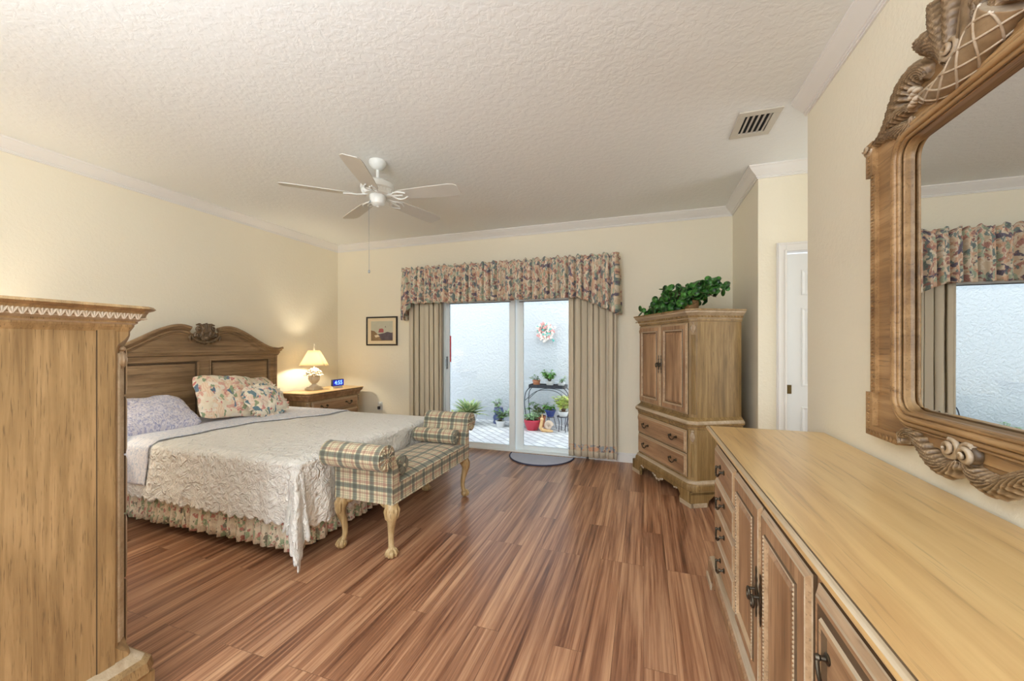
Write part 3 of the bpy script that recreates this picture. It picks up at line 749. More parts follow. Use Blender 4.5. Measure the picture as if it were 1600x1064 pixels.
# ---------------------------------------------------------------- bed
BX0, BX1, BY0, BY1, BZ = -4.04, -1.985, 1.83, 3.34, .60
def headboard(r):
    X = -4.10; C = 2.67; H = .80
    def crest(d):   # height of the pediment's top edge at distance d from the centre
        t = min(1, max(0, (d-.22)/(H-.24)))
        return 1.475-.205*sm(t)-.02*t + (-.05*sm((.22-d)/.22) if d < .22 else 0)
    ys = [i/40*2-1 for i in range(41)]
    b = MB()
    poly = [(C-H, .30)]+[(C+q*H, crest(abs(q*H))-.03) for q in ys]+[(C+H, .30)]
    b.prism(poly, 0, X-.02, X+.02)
    for y0, y1 in ((C-H, C-H+.09), (C-.045, C+.045), (C+H-.09, C+H)): b.box(X+.02, X+.032, y0, y1, .5, 1.166)
    b.box(X+.02, X+.034, C-H, C+H, 1.165, 1.20)
    b.box(X-.02, X+.02, C-H, C-H+.08, 0, .35); b.box(X-.02, X+.02, C+H-.08, C+H, 0, .35)
    for y0, y1 in ((C-H+.09, C-.045), (C+.045, C+H-.09)):
        R = [[(X+q, y0+i, .5), (X+q, y1-i, .5), (X+q, y1-i, 1.165-i), (X+q, y0+i, 1.165-i)] for i, q in ((0, .036), (.010, .040), (.018, .024), (.030, .020), (.034, .020), (.055, .030))]
        b.rings(R, [0, 0, 1, 1, 0], cap0=False)
    h = b.build('headboard', ['wood_head', 'glaze'], r, sharp=28)
    b = MB()   # swept cornice following the pediment, plus level moulding
    P = [(X+.0, C+q*(H+.0), crest(abs(q*H))) for q in ys]
    for dz, rad, ox in ((.0, .024, .026), (-.034, .014, .026), (.014, .015, .050), (-.056, .009, .018)):
        for sgn in (-1, 1):
            pts = [(X+ox, C+sgn*(.13+(H+.0-.13)*k/24), crest(.13+(H-.13)*k/24)+dz) for k in range(25)]
            pts.append((X+ox, C+sgn*(H+.05+dz*.6), crest(H)+dz+.012))
            b.tube(pts, rad, 10, up=(1, 0, 0))
    for z, rad in ((1.232, .011), (1.216, .015), (1.198, .008)): b.tube([(X+.026, C-H-.012, z), (X+.026, C, z), (X+.026, C+H+.012, z)], rad, 10, up=(1, 0, 0))
    for s in (-1, 1):
        b.prism([(C+s*H*.99, 1.19), (C+s*(H+.012), 1.20), (C+s*(H+.03), 1.235), (C+s*(H+.05), 1.262), (C+s*(H+.06), 1.275), (C+s*H*.95, 1.285)], 0, X-.02, X+.04)
        b.tube([(X+.034, C+s*(H-.018), .5), (X+.034, C+s*(H-.018), 1.19)], .010, 8); b.tube([(X+.034, C+s*(H-.042), .5), (X+.034, C+s*(H-.042), 1.19)], .006, 8)
    b.build('moulding', 'wood_head', h, sharp=50)
    b = MB()
    for dz, ox in ((-.0235, .028), (-.048, .022)):
        for sgn in (-1, 1): b.tube([(X+ox, C+sgn*(.13+(H-.13)*k/24), crest(.13+(H-.13)*k/24)+dz) for k in range(25)], .005, 6, up=(1, 0, 0))
    for z in (1.2225, 1.2055): b.tube([(X+.032, C-H-.01, z), (X+.032, C, z), (X+.032, C+H+.01, z)], .0045, 6, up=(1, 0, 0))
    b.build('dark_groove', 'glaze', h)
    b = MB(); X2 = X+.045
    def spiral(y, z, r0, turns, s, rad, start=0.):
        n = int(14*turns); b.tube([(X2+.012*k/n, y+s*(r0*(1-.85*k/n))*cos(start+2*pi*turns*k/n), z+(r0*(1-.85*k/n))*sin(start+2*pi*turns*k/n)) for k in range(n+1)], lerp_list([rad, rad*.9, rad*.5], n+1), 8, rid=3, ra=.12, up=(1, 0, 0))
    for s in (-1, 1):
        spiral(C+s*.062, 1.465, .030, 1.6, s, .012, 2.2)      # upper curls
        spiral(C+s*.068, 1.405, .030, 1.7, s, .012, -.5)      # lower scrolls
        b.tube(smooth_path([(X2, C+s*.01, 1.37), (X2+.01, C+s*.035, 1.42), (X2+.012, C+s*.03, 1.47), (X2, C+s*.05, 1.505), (X2, C+s*.085, 1.50)]), lerp_list([.010, .016, .013, .012, .006], 33), 8, rid=4, ra=.18, tw=120, up=(1, 0, 0))
        b.tube(smooth_path([(X2, C, 1.332), (X2, C+s*.05, 1.338), (X2, C+s*.10, 1.365), (X2, C+s*.125, 1.395)]), lerp_list([.016, .016, .013, .009], 25), 8, rid=4, ra=.2, tw=160, up=(1, 0, 0))
        b.tube(smooth_path([(X2, C+s*.128, 1.405), (X2, C+s*.140, 1.38), (X2, C+s*.132, 1.35)]), lerp_list([.006, .011, .005], 17), 8, up=(1, 0, 0))
    for q in (-.5, -.25, 0, .25, .5):
        b.tube(smooth_path([(X2, C, 1.385), (X2+.014, C+q*.04, 1.44), (X2+.006, C+q*.085, 1.505-abs(q)*.02), (X2+.016, C+q*.10, 1.522-abs(q)*.03)]), lerp_list([.007, .012, .014, .007], 25), 8, up=(1, 0, 0))
    b.ell((X2, C, 1.40), (.02, .05, .06)); b.ell((X2+.012, C, 1.375), (.02, .022, .022))
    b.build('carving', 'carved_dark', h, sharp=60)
    return h
bed = thing('bed', 'queen bed with carved oak headboard against the left wall', 'bed', (0, 0, 0))
headboard(bed)
b = MB(); b.box(BX0+.02, BX1-.01, BY0+.01, BY1-.01, .155, .36); b.build('box_spring', 'mattress', bed, bevel=.02)
b = MB(); b.box(BX0+.02, BX1-.01, BY0+.01, BY1-.01, .362, BZ-.006); b.build('mattress', 'mattress', bed, bevel=.04, seg=4)
b = MB()
for x in (BX0+.03, -3.05, BX1-.10): b.box(x, x+.035, BY0+.03, BY1-.03, .12, .154)
for y in (BY0+.03, BY1-.065): b.box(BX0+.0, BX1-.03, y, y+.035, .12, .154)
b.build('bed_frame', 'gray_dark', bed, bevel=.003)
for i, (x, y) in enumerate(((BX1-.08, BY0+.2), (BX1-.08, BY1-.12), (BX1-.08, 2.58), (BX0+.15, BY0+.15), (BX0+.15, BY1-.12))):
    b = MB(); b.tube([(x, y, .06), (x, y, .13)], .011, 10); b.tube([(x-.014, y, .03), (x+.014, y, .03)], .03, 16); b.build('caster', 'black', bed)

def noise2(x, y, s=1.): return noise.noise(Vector((x*s, y*s, 3.3)))
def drape(a, b_, x0, x1, y0, y1, z, off=0., rip=.012, fl=.10, r=.035, corner=.10, lump=.006):
    """Fabric point (a, b_) laid on a rectangular top, falling over its x1 end and both long sides."""
    da = max(0, a-x1); sg = 0
    if b_ < y0: db = y0-b_; sg = -1
    elif b_ > y1: db = b_-y1; sg = 1
    else: db = 0
    rho = hypot(da, db); bx = min(a, x1); by = min(max(b_, y0), y1)
    if rho < 1e-6: return Vector((bx, by, z+off+lump*noise2(a, b_, 3.)))
    dx, dy = da/rho, sg*db/rho
    q = rho/r; th_ = da > 0 and db > 0
    if q < pi/2: out = r*sin(q)-r*.0; dn = r*(1-cos(q))
    else: out = r+(rho-r*pi/2)*(fl if th_ else fl*(.35 if da > 0 else .7)); dn = r+(rho-r*pi/2)*(1-fl*.25)
    th = atan2(db, da) if da > 0 and db > 0 else None
    k = sm(dn/.3)
    if th is not None:
        w_ = sin(2*th); out += k*corner*w_*(.8+.5*sin(th*9+.6))*(.3+.7*min(1, dn/.5))
    per = (a if db > 0 and da == 0 else b_)
    out += (off+k*rip*(sin(per*23)+.6*sin(per*41+1.3)+noise2(per, dn, 5)*1.2))
    zz = z-dn+off*.3+(0 if k > .5 else lump*noise2(a, b_, 3.)*(1-k))
    return Vector((bx+dx*out, by+dy*out, max(zz, .012)))
def cloth(name, a0f, a1, b0, b1, nu, nv, mat, label, cat, off=0., scal=.0, solid=.006, **kw):
    b = MB()
    def ab(u, v):
        bb = b0+(b1-b0)*v; aa0 = a0f(bb); aa = aa0+(a1-aa0)*u
        if scal:
            e = scal*abs(sin(pi*(bb)/.075)); ea = sm((u-.85)/.15)
            aa += e*ea-scal*.5*ea
            e2 = scal*abs(sin(pi*aa/.075))-scal*.5
            t = (BY0-bb)/(BY0-b0) if bb < BY0 else ((bb-BY1)/(b1-BY1) if bb > BY1 else 0)
            bb += (-e2 if bb < BY0 else e2)*sm((t-.6)/.4)
        return aa, bb
    def f(u, v):
        aa, bb = ab(u, v); return drape(aa, bb, BX0, BX1, BY0, BY1, BZ, off, **kw)
    b.grid(f, nu, nv, 0, lambda u, v: ab(u, v))
    return tag(b.build(name, mat, None, sharp=180, solid=solid), label, cat)
cloth('bed_cover', lambda y: -3.98, BX1+.44, BY0-.385, BY1+.36, 220, 200, 'cover', 'cream quilted coverlet with scalloped hem draped over the bed', 'bed cover', off=.012, scal=.026, rip=.009)
cloth('bed_sheet', lambda y: -3.985, -3.26, BY0-.30, BY1+.2, 50, 130, 'sheet', 'pale blue floral sheet over the head end of the bed, under the pillows', 'sheet', off=.026, rip=.010)
# the sheet's free edge follows a slanting line
sh_ = bpy.data.objects['bed_sheet']
for v in sh_.data.vertices:
    t = (v.co.x+3.985)/.725; e = -3.27+.32*sm((v.co.y-2.4)/.8)
    v.co.x = -3.985+t*(e+3.985)+.012*sin(v.co.y*19)*max(0, t)
# bed skirt
b = MB(); path = []
n = 620
seg = [(BX0+.05, BY0-.016), (BX1+.014, BY0-.016), (BX1+.014, BY1+.016), (BX0+.05, BY1+.016)]
ln = [hypot(seg[i+1][0]-seg[i][0], seg[i+1][1]-seg[i][1]) for i in range(3)]; LT = sum(ln)
def skirt(u, v):
    s = u*LT; i = 0
    while i < 2 and s > ln[i]: s -= ln[i]; i += 1
    a, c = seg[i], seg[i+1]; t = s/ln[i]; nx, ny = (c[1]-a[1])/ln[i], -(c[0]-a[0])/ln[i]
    ss = u*LT; k = (1-v)
    w_ = (.020*(2*abs(sin(ss*pi/.075+1.2*sin(ss*7)))**.6-1)+.004*sin(ss*2*pi/.036+2*sin(ss*3)))*(.2+.8*k)+.004
    o = w_+k*.006
    return (a[0]+(c[0]-a[0])*t+nx*o, a[1]+(c[1]-a[1])*t+ny*o, (.075+.006*sin(ss*31))*(1-v)+.37*v)
b.grid(skirt, n, 6, 0, lambda u, v: (u*LT*1.25, v*.3))
tag(b.build('bed_skirt', 'floral_skirt', None, sharp=180, solid=.003), 'ruffled floral bed skirt hanging below the cream coverlet', 'bed skirt')
# flat storage box under the bed
r = thing('storage_box', 'flat dark grey storage box on the floor under the near side of the bed', 'box', (-2.85, 2.12, 0), radians(1))
b = MB(); b.box(-.55, .55, -.22, .22, 0, .045); b.build('box_body', 'gray_dark', r, bevel=.01); b = MB(); b.box(-.57, .57, -.24, .24, .045, .06); b.build('lid', 'gray_dark', r, bevel=.005)

# pillows
def pillow_mesh(b, w, h, t, p=2.6, seed=1., pinch=.06, mi=0):
    for s in (1, -1):
        def f(u, v, s=s):
            x = u*2-1; y = v*2-1
            X = x*w/2*(1-pinch*(1-abs(y)**1.5)*(abs(x)**3))*(1-.09*abs(y)**6); Y = y*h/2*(1-pinch*(1-abs(x)**1.5)*abs(y)**3)*(1-.12*abs(x)**6)
            e = max(0, (1-abs(x)**p))**.55*max(0, (1-abs(y)**p))**.55
            X += .008*noise2(y*2+seed, x, 2.); Y += .010*noise2(x*2-seed, y, 2.)
            return (X, Y, s*t/2*e*(1+.30*noise2(x+seed, y+s, 1.8))+.012*noise2(x*3+seed, y*3, 2)*e**.5)
        def uvf(u, v, s=s): return (u*w+seed, v*h*1.0+s*.37)
        b.grid(f, 44, 34, mi, uvf)
def place(o, loc, rot): o.location = loc; o.rotation_euler = rot; return o
def orient(normal, roll=0.):
    # x axis horizontal, z axis along normal
    n = Vector(normal).normalized(); x = Vector((0, 0, 1)).cross(n).normalized(); y = n.cross(x)
    return (Matrix((x, y, n)).transposed() @ Matrix.Rotation(roll, 3, 'Z')).to_euler()
b = MB(); pillow_mesh(b, .72, .46, .19, seed=1)
o = tag(b.build('bed_pillow', 'blue_floral', None, sharp=180), 'blue floral pillow at the near side of the bed, leaning on headboard', 'pillow')
place(o, (-3.80, 2.02, .735), orient((.50, -.04, .86), radians(2)))
b = MB(); pillow_mesh(b, .52, .48, .16, seed=2, pinch=.07)
o = tag(b.build('pillow_sham', 'floral_sham', None, sharp=180), 'large peach floral pillow sham next to the blue pillow', 'pillow', None)
place(o, (-3.70, 2.63, .83), orient((.80, -.12, .62), radians(-6)))
b = MB(); pillow_mesh(b, .56, .44, .14, seed=3, pinch=.07)
o = tag(b.build('pillow_sham', 'floral_sham', None, sharp=180), 'peach floral pillow sham behind the ruffled cushion, nearest the nightstand', 'pillow', None)
place(o, (-3.84, 3.05, .79), orient((.74, .10, .68), radians(3)))
r = thing('ruffled_cushion', 'small cream floral cushion with a ruffled edge, in front of the shams', 'cushion', (-3.50, 2.86, .775), rot=orient((.78, -.06, .62), radians(8)))
b = MB(); pillow_mesh(b, .33, .31, .15, p=3.2, seed=4, pinch=.0); b.build('cushion_body', 'floral_ruffle', r, sharp=180)
b = MB()
def ruf(u, v):
    a = 2*pi*u; sx = abs(cos(a))**.6*(1 if cos(a) > 0 else -1); sy = abs(sin(a))**.6*(1 if sin(a) > 0 else -1)
    k = 1+v*.26; return (sx*.158*k, sy*.148*k, v*.014*sin(a*34)+v*.006*sin(a*13))
b.grid(ruf, 300, 4, 0, lambda u, v: (u*1.6, v*.05)); b.build('ruffle', 'floral_ruffle', r, sharp=180, solid=.002)

# ---------------------------------------------------------------- bench
def bench():
    r = thing('bench', 'plaid upholstered bench with scrolled arms and carved legs at the foot of the bed', 'bench', (-1.655, 2.56, 0))
    hx = .215; Y0, Y1 = -.545, .545
    b = MB()
    def seat_pt(u, v):
        x = -hx+2*hx*u; y = Y0+.07+(Y1-Y0-.14)*v; e = (1-abs(u*2-1)**4); f_ = (1-abs(v*2-1)**6)
        return (x, y, .452+.034*e*f_)
    b.grid(seat_pt, 20, 40, 0, lambda u, v: (-hx+2*hx*u, Y0+(Y1-Y0)*v))
    for s in (-1, 1): b.add([(s*hx, Y0+.07, .335), (s*hx, Y1-.07, .335), (s*hx, Y1-.07, .452), (s*hx, Y0+.07, .452)], [(0, 1, 2, 3)])
    b.add([(-hx, Y0+.07, .335), (hx, Y0+.07, .335), (hx, Y1-.07, .335), (-hx, Y1-.07, .335)], [(0, 1, 2, 3)])
    b.build('seat', 'plaid', r, sharp=50)
    for s in (-1, 1):
        def Y(v): return s*v
        o = .545   # outer face of the upright
        cy, cz, R = o+.055, .632, .077
        prof = [(o, .335), (o, .56)]
        prof += [(cy+R*cos(t), cz+R*sin(t)) for t in [radians(q) for q in range(-135, 165, 12)]]
        prof += [(o-.028, .60), (o-.055, .55), (o-.068, .50), (o-.07, .335)]
        prof = [(Y(p[0]), p[1]) for p in prof]
        if s < 0: prof = prof[::-1]
        b = MB(); b.prism(prof, 0, -hx, hx, 0, True)
        # rosette of pleats on each scroll end
        for e in (-1, 1):
            for k in range(12):
                a = 2*pi*k/12; b.tube([(e*(hx+.002), Y(cy)+.012*cos(a), cz+.012*sin(a)), (e*(hx+.003), Y(cy)+.064*cos(a), cz+.064*sin(a))], [.004, .007], 6)
            b.ell((e*(hx+.003), Y(cy), cz), (.006, .014, .014))
        b.build('arm', 'plaid', r, sharp=40, bevel=.008, seg=3)
    b = MB()
    for s in (-1, 1):
        b.tube([(s*(hx+.001), Y0, .338), (s*(hx+.001), Y1, .338)], .005, 8); b.tube([(-hx, s*Y1, .338), (hx, s*Y1, .338)], .005, 8)
    b.build('piping', 'plaid', r)
    for sx in (-1, 1):
        for sy in (-1, 1):
            b = MB(); d = Vector((sx*.5, sy*.5, 0)).normalized(); c0 = Vector((sx*(hx-.035), sy*(.545-.035), 0))
            P = [c0+d*o_+Vector((0, 0, z)) for o_, z in ((0, .333), (.010, .30), (.020, .262), (.012, .215), (-.002, .165), (-.008, .115), (-.004, .075), (.006, .052))]
            P = smooth_path(P, 5); b.tube(P, lerp_list([.040, .042, .036, .026, .021, .0175, .017, .021], len(P)), 14)
            b.ell(P[-1]+d*.006+Vector((0, 0, -.022)), (.033, .033, .030), 16, 10)
            for k in range(5):
                a = atan2(d.y, d.x)+(k-2)*.75; e = Vector((cos(a), sin(a), 0))
                q = P[-1]+d*.004; b.tube([q+Vector((0, 0, .012)), q+e*.024+Vector((0, 0, -.002)), q+e*.037+Vector((0, 0, -.022)), q+e*.030+Vector((0, 0, -.040))], [.006, .0085, .007, .004], 8)
            # carved knee: shell and wings
            for k in range(-2, 3):
                a = atan2(d.y, d.x)+k*.5; e = Vector((cos(a), sin(a), 0)); q = c0+e*.034
                b.tube([q+Vector((0, 0, .328)), q+e*.014+Vector((0, 0, .295)), q+e*.008-d*0+Vector((0, 0, .25)), c0+d*.034+Vector((0, 0, .215))], [.008, .010, .007, .003], 8)
            for w_ in (Vector((-sx, 0, 0)), Vector((0, -sy, 0))):
                b.tube([c0+Vector((0, 0, .322)), c0+w_*.05+Vector((0, 0, .315)), c0+w_*.085+Vector((0, 0, .325))], [.022, .018, .006], 8)
            b.build('leg', 'wood_leg', r, sharp=60)
    return r
bench()
def bolster(label, loc, rz):
    r = thing('bolster', label, 'bolster', loc, rz, 'plaid bolsters on the bench')
    b = MB(); n = 32; L = .20; R = .058; rows = []
    prof = [(-L, .012), (-L-.004, .03), (-L, .05), (-L+.01, R), (-L/2, R+.002), (0, R+.003), (L/2, R+.002), (L-.01, R), (L, .05), (L+.004, .03), (L, .012)]
    def f(u, v):
        t = v*(len(prof)-1); i = min(int(t), len(prof)-2); q = t-i; x = prof[i][0]*(1-q)+prof[i+1][0]*q; rr = prof[i][1]*(1-q)+prof[i+1][1]*q
        a = 2*pi*u; pl_ = 1+(.05*sin(a*12) if rr < .045 else 0); return (x, rr*cos(a), rr*sin(a)*pl_)
    b.grid(f, n, len(prof)-1, 0, lambda u, v: (prof[min(int(v*(len(prof)-1)+.5), len(prof)-1)][0], u*2*pi*R))
    b.build('bolster_body', 'plaid', r, sharp=80)
    for s in (-1, 1):
        b = MB(); b.ell((s*(L), 0, 0), (.010, .014, .014)); b.build('button', 'plaid', r)
        b = MB(); b.tube([(s*(L-.006), (R-.002)*cos(a), (R-.002)*sin(a)) for a in [2*pi*k/32 for k in range(33)]], .004, 6); b.build('piping', 'plaid', r)
    return r
bolster('plaid bolster against the near arm of the bench', (-1.66, 2.56-.400, .538), 0)
bolster('plaid bolster against the far arm of the bench', (-1.68, 2.56+.395, .538), radians(-1))

# ---------------------------------------------------------------- curtains and valance
def curtain(x0, x1, n, label, seed):
    b = MB(); y = 4.468; W = x1-x0
    def f(u, v):
        z = .045+v*1.82; k = .7+.3*v
        ph = n*2*pi*u+.7*sin(u*9+seed)+.25*noise2(u*4, z, 1.2)*(1-v)*3
        return (x0+W*u+.016*sin(2*ph), y-.036*k*(abs(sin(ph/2+.3))**.55*2-1)+.006*sin(ph*2.3+seed)+.006*noise2(u*8, z*2+seed, 1), z)
    b.grid(f, 260, 26, 0, lambda u, v: (u*W*2.2, v*1.82))
    o = tag(b.build('curtain', ['curtain', 'floral_band'], None, sharp=180, solid=.003), label, 'curtain', 'beige pleated curtains')
    for p in o.data.polygons:
        z = sum(o.data.vertices[i].co.z for i in p.vertices)/4
        if .13 < z < .21: p.material_index = 1
    return o
def curtain_uv_band(): pass
curtain(-2.915, -2.435, 6.5, 'beige pleated curtain left of the sliding door', 1.)
curtain(-.815, -.285, 7.5, 'beige pleated curtain with floral band, right of the sliding door', 2.)
b = MB(); VX0, VX1 = -2.965, -.285; ret = .17; VL = VX1-VX0+2*ret; yv = 4.36
def val(u, v):
    s = u*VL
    if s < ret: x, y, nx, ny = VX0, YB-.01-(YB-.01-yv)*s/ret, -1, 0
    elif s > VL-ret: x, y, nx, ny = VX1, YB-.01-(YB-.01-yv)*(VL-s)/ret, 1, 0
    else: x, y, nx, ny = VX0+(s-ret), yv, 0, -1
    e = x-VX0; g = VX1-x
    bot = 1.835-.20*sm((.16-e)/.16)-.185*max(0, (.40-g)/.40)+.006*sin(s*60)
    top = 2.300+.010*sin(s*49)+.008*sin(s*83)+.006*sin(s*137)
    hd = .045
    if v < .8: z = bot+(top-hd-bot)*v/.8
    else: z = top-hd+hd*(v-.8)/.2
    k = 1-.35*v
    ph = s*2*pi/.10+1.3*sin(s*5)+.5*sin(s*13)
    o = -.052*k*(1-2*abs(sin(ph/2))**.5)+.009*sin(s*2*pi/.041+1.3*sin(s*4.))
    if .72 < v < .9: o *= .45
    return (x+nx*o, y+ny*o-(0 if ny == 0 else .0), z)
b.grid(val, 560, 24, 0, lambda u, v: (u*VL*1.35, v*.50))
tag(b.build('valance', 'floral', None, sharp=180, solid=.003), 'gathered floral valance over the sliding glass door', 'valance')
r = thing('curtain_rod', 'white curtain rod behind the valance over the sliding door', 'curtain rod', (0, 0, 0))
b = MB(); b.box(VX0+.02, VX1-.02, 4.448, 4.462, 1.872, 1.9); b.build('rod', 'white', r)
for x in (-2.9, -1.6, -.35):
    b = MB(); b.box(x, x+.02, 4.455, YB, 1.875, 1.895); b.build('bracket', 'white', r)

# ---------------------------------------------------------------- picture, outlet, vent
r = thing('framed_picture', 'small framed print of a red building in a black frame on the back wall', 'picture', (-3.42, YB, 1.503))
b = MB(); hw, hh, t = .252, .198, .018
for x0, x1, z0, z1 in ((-hw, hw, hh-t, hh), (-hw, hw, -hh, -hh+t), (-hw, -hw+t, -hh+t, hh-t), (hw-t, hw, -hh+t, hh-t)): b.box(x0, x1, -.022, 0, z0, z1)
b.build('frame', 'black_frame', r, bevel=.003)
b = MB(); b.box(-hw+t, hw-t, -.010, -.002, -hh+t, hh-t); b.build('mat_board', 'paper', r)
b = MB(); ix, iz = .178, .135
def pq(x0, x1, z0, z1, mi, y=-.0105): b.add([(x0, y, z0), (x1, y, z0), (x1, y, z1), (x0, y, z1)], [(0, 1, 2, 3)], mi)
pq(-ix, ix, -iz, iz, 0)
b.add([(-ix, -.0108, -iz), (ix, -.0108, -iz), (ix, -.0108, -.02), (.05, -.0108, -.035), (-.06, -.0108, -.05), (-.12, -.0108, .0), (-ix, -.0108, .01)], [tuple(range(7))], 1)
b.add([(-.055, -.0111, -.02), (.03, -.0111, -.02), (.03, -.0111, .02), (.01, -.0111, .035), (-.04, -.0111, .032)], [tuple(range(5))], 2)
b.add([(.0, -.0113, -iz+.01), (ix, -.0113, -iz+.01), (ix, -.0113, -.03), (.13, -.0113, -.02), (.09, -.0113, -.012), (.04, -.0113, -.028), (-.07, -.0113, -.045)], [tuple(range(7))], 3)
b.add([(-.12, -.0114, -.06), (-.06, -.0114, -.05), (-.03, -.0114, -.075), (-.1, -.0114, -.09)], [(0, 1, 2, 3)], 4)
b.add([(.05, -.0114, .05), (.07, -.0114, .05), (.06, -.0114, .072)], [(0, 1, 2)], 3)
b.build('print', ['p_sky', 'p_ground', 'p_red', 'p_bush', 'p_pale'], r)
r = thing('wall_outlet', 'white wall outlet with a plug on the back wall beside the nightstand', 'outlet', (-3.45, YB, .47))
b = MB(); b.box(-.036, .036, -.006, 0, -.058, .058); b.build('cover_plate', 'white', r, bevel=.002)
b = MB(); b.box(-.026, .006, -.034, -.006, -.045, -.005); b.build('plug', 'gray_dark', r, bevel=.004)
b = MB(); b.box(-.02, .02, -.03, -.006, .0, .05); b.build('adapter', 'white', r, bevel=.004)
r = thing('ceiling_vent', 'square metal air vent with slats in the ceiling', 'vent', (.672, 2.868, ZC))
b = MB(); hx, hy = .118, .160; ix, iy = .075, .108
for x0, x1, y0, y1 in ((-hx, hx, -hy, -iy), (-hx, hx, iy, hy), (-hx, -ix, -iy, iy), (ix, hx, -iy, iy)): b.box(x0, x1, y0, y1, -.010, 0)
b.build('frame', 'vent', r, bevel=.003)
b = MB(); b.box(-ix, ix, -iy, iy, -.002, -.0005); b.build('duct', 'vent_dark', r)
b = MB()
for k in range(5):
    x = -ix+.012+k*.030
    b.add([(x+.002, -iy, -.003), (x+.010, -iy, -.012), (x+.012, -iy, -.010), (x+.004, -iy, -.001), (x+.002, iy, -.003), (x+.010, iy, -.012), (x+.012, iy, -.010), (x+.004, iy, -.001)], [(0, 1, 5, 4), (1, 2, 6, 5), (2, 3, 7, 6), (3, 0, 4, 7), (0, 3, 2, 1), (4, 5, 6, 7)])
b.build('slats', 'vent', r)

# ---------------------------------------------------------------- ceiling fan
def fan():
    r = thing('ceiling_fan', 'white five-blade ceiling fan with long pull chain', 'ceiling fan', (-1.95, 2.54, ZC))
    FD = .042
    b = MB(); b.lathe([(.002, 0), (.064, 0), (.066, -.012), (.058, -.035), (.040, -.056), (.018, -.066), (.002, -.066)]); b.build('canopy', 'white', r)
    b = MB(); b.tube([(0, 0, -.06), (0, 0, -.10-FD)], .013, 12); b.build('downrod', 'white', r)
    b = MB(); b.M = Matrix.Translation((0, 0, -FD)); b.lathe([(.002, -.092), (.026, -.094), (.040, -.102), (.095, -.118), (.122, -.138), (.128, -.160), (.128, -.180), (.118, -.188), (.112, -.21), (.10, -.222), (.002, -.222)], n=36)
    for k in range(30):
        a = 2*pi*k/30; b.tube([(.121*cos(a), .121*sin(a), -.190), (.104*cos(a+.12), .104*sin(a+.12), -.218)], .0035, 6)
    b.build('motor_housing', 'white', r)
    b = MB(); b.M = Matrix.Translation((0, 0, -FD)); b.lathe([(.002, -.222), (.060, -.222), (.062, -.232), (.058, -.262), (.052, -.285), (.030, -.302), (.010, -.306), (.009, -.312), (.002, -.313)]); b.build('switch_housing', 'white', r)
    for k in range(5):
        a0 = radians(5+72*k)
        b = MB(); Mx = Matrix.Rotation(a0, 4, 'Z') @ Matrix.Translation((0, 0, -.232-FD)) @ Matrix.Rotation(radians(-12), 4, 'X'); b.M = Mx
        L0, L1 = .175, .665; P = [(L0, -.045), (L0+.03, -.056), (.40, -.066), (L1-.06, -.070), (L1-.02, -.062), (L1, -.040), (L1, .050), (L1-.03, .066), (L1-.06, .070), (.40, .066), (L0+.03, .056), (L0, .045)]
        b.prism(P, 2, -.003, .003); bl = b.build('blade', 'blade', r, bevel=.0015)
        b = MB(); b.M = Mx
        for s in (-1, 1): b.tube(smooth_path([(.075, s*.008, .012), (.125, s*.014, .002), (.155, s*.040, -.006), (.20, s*.044, -.007), (.245, s*.022, -.007)], 5), .0055, 8)
        b.tube([(.075, 0, .012), (.14, 0, -.002), (.215, 0, -.007)], .006, 8); b.build('blade_bracket', 'white', bl)
    b = MB(); b.tube([(-.03, -.045, -.27-FD), (-.035, -.052, -.29-FD)], .005, 8); cx, cy = -.037, -.055
    b.tube([(cx, cy, -.285-FD), (cx, cy, -.60), (cx, cy, -.845)], .0016, 6); b.ell((cx, cy, -.858), (.008, .008, .014)); b.build('pull_chain', 'silver', r)
    return r
fan()

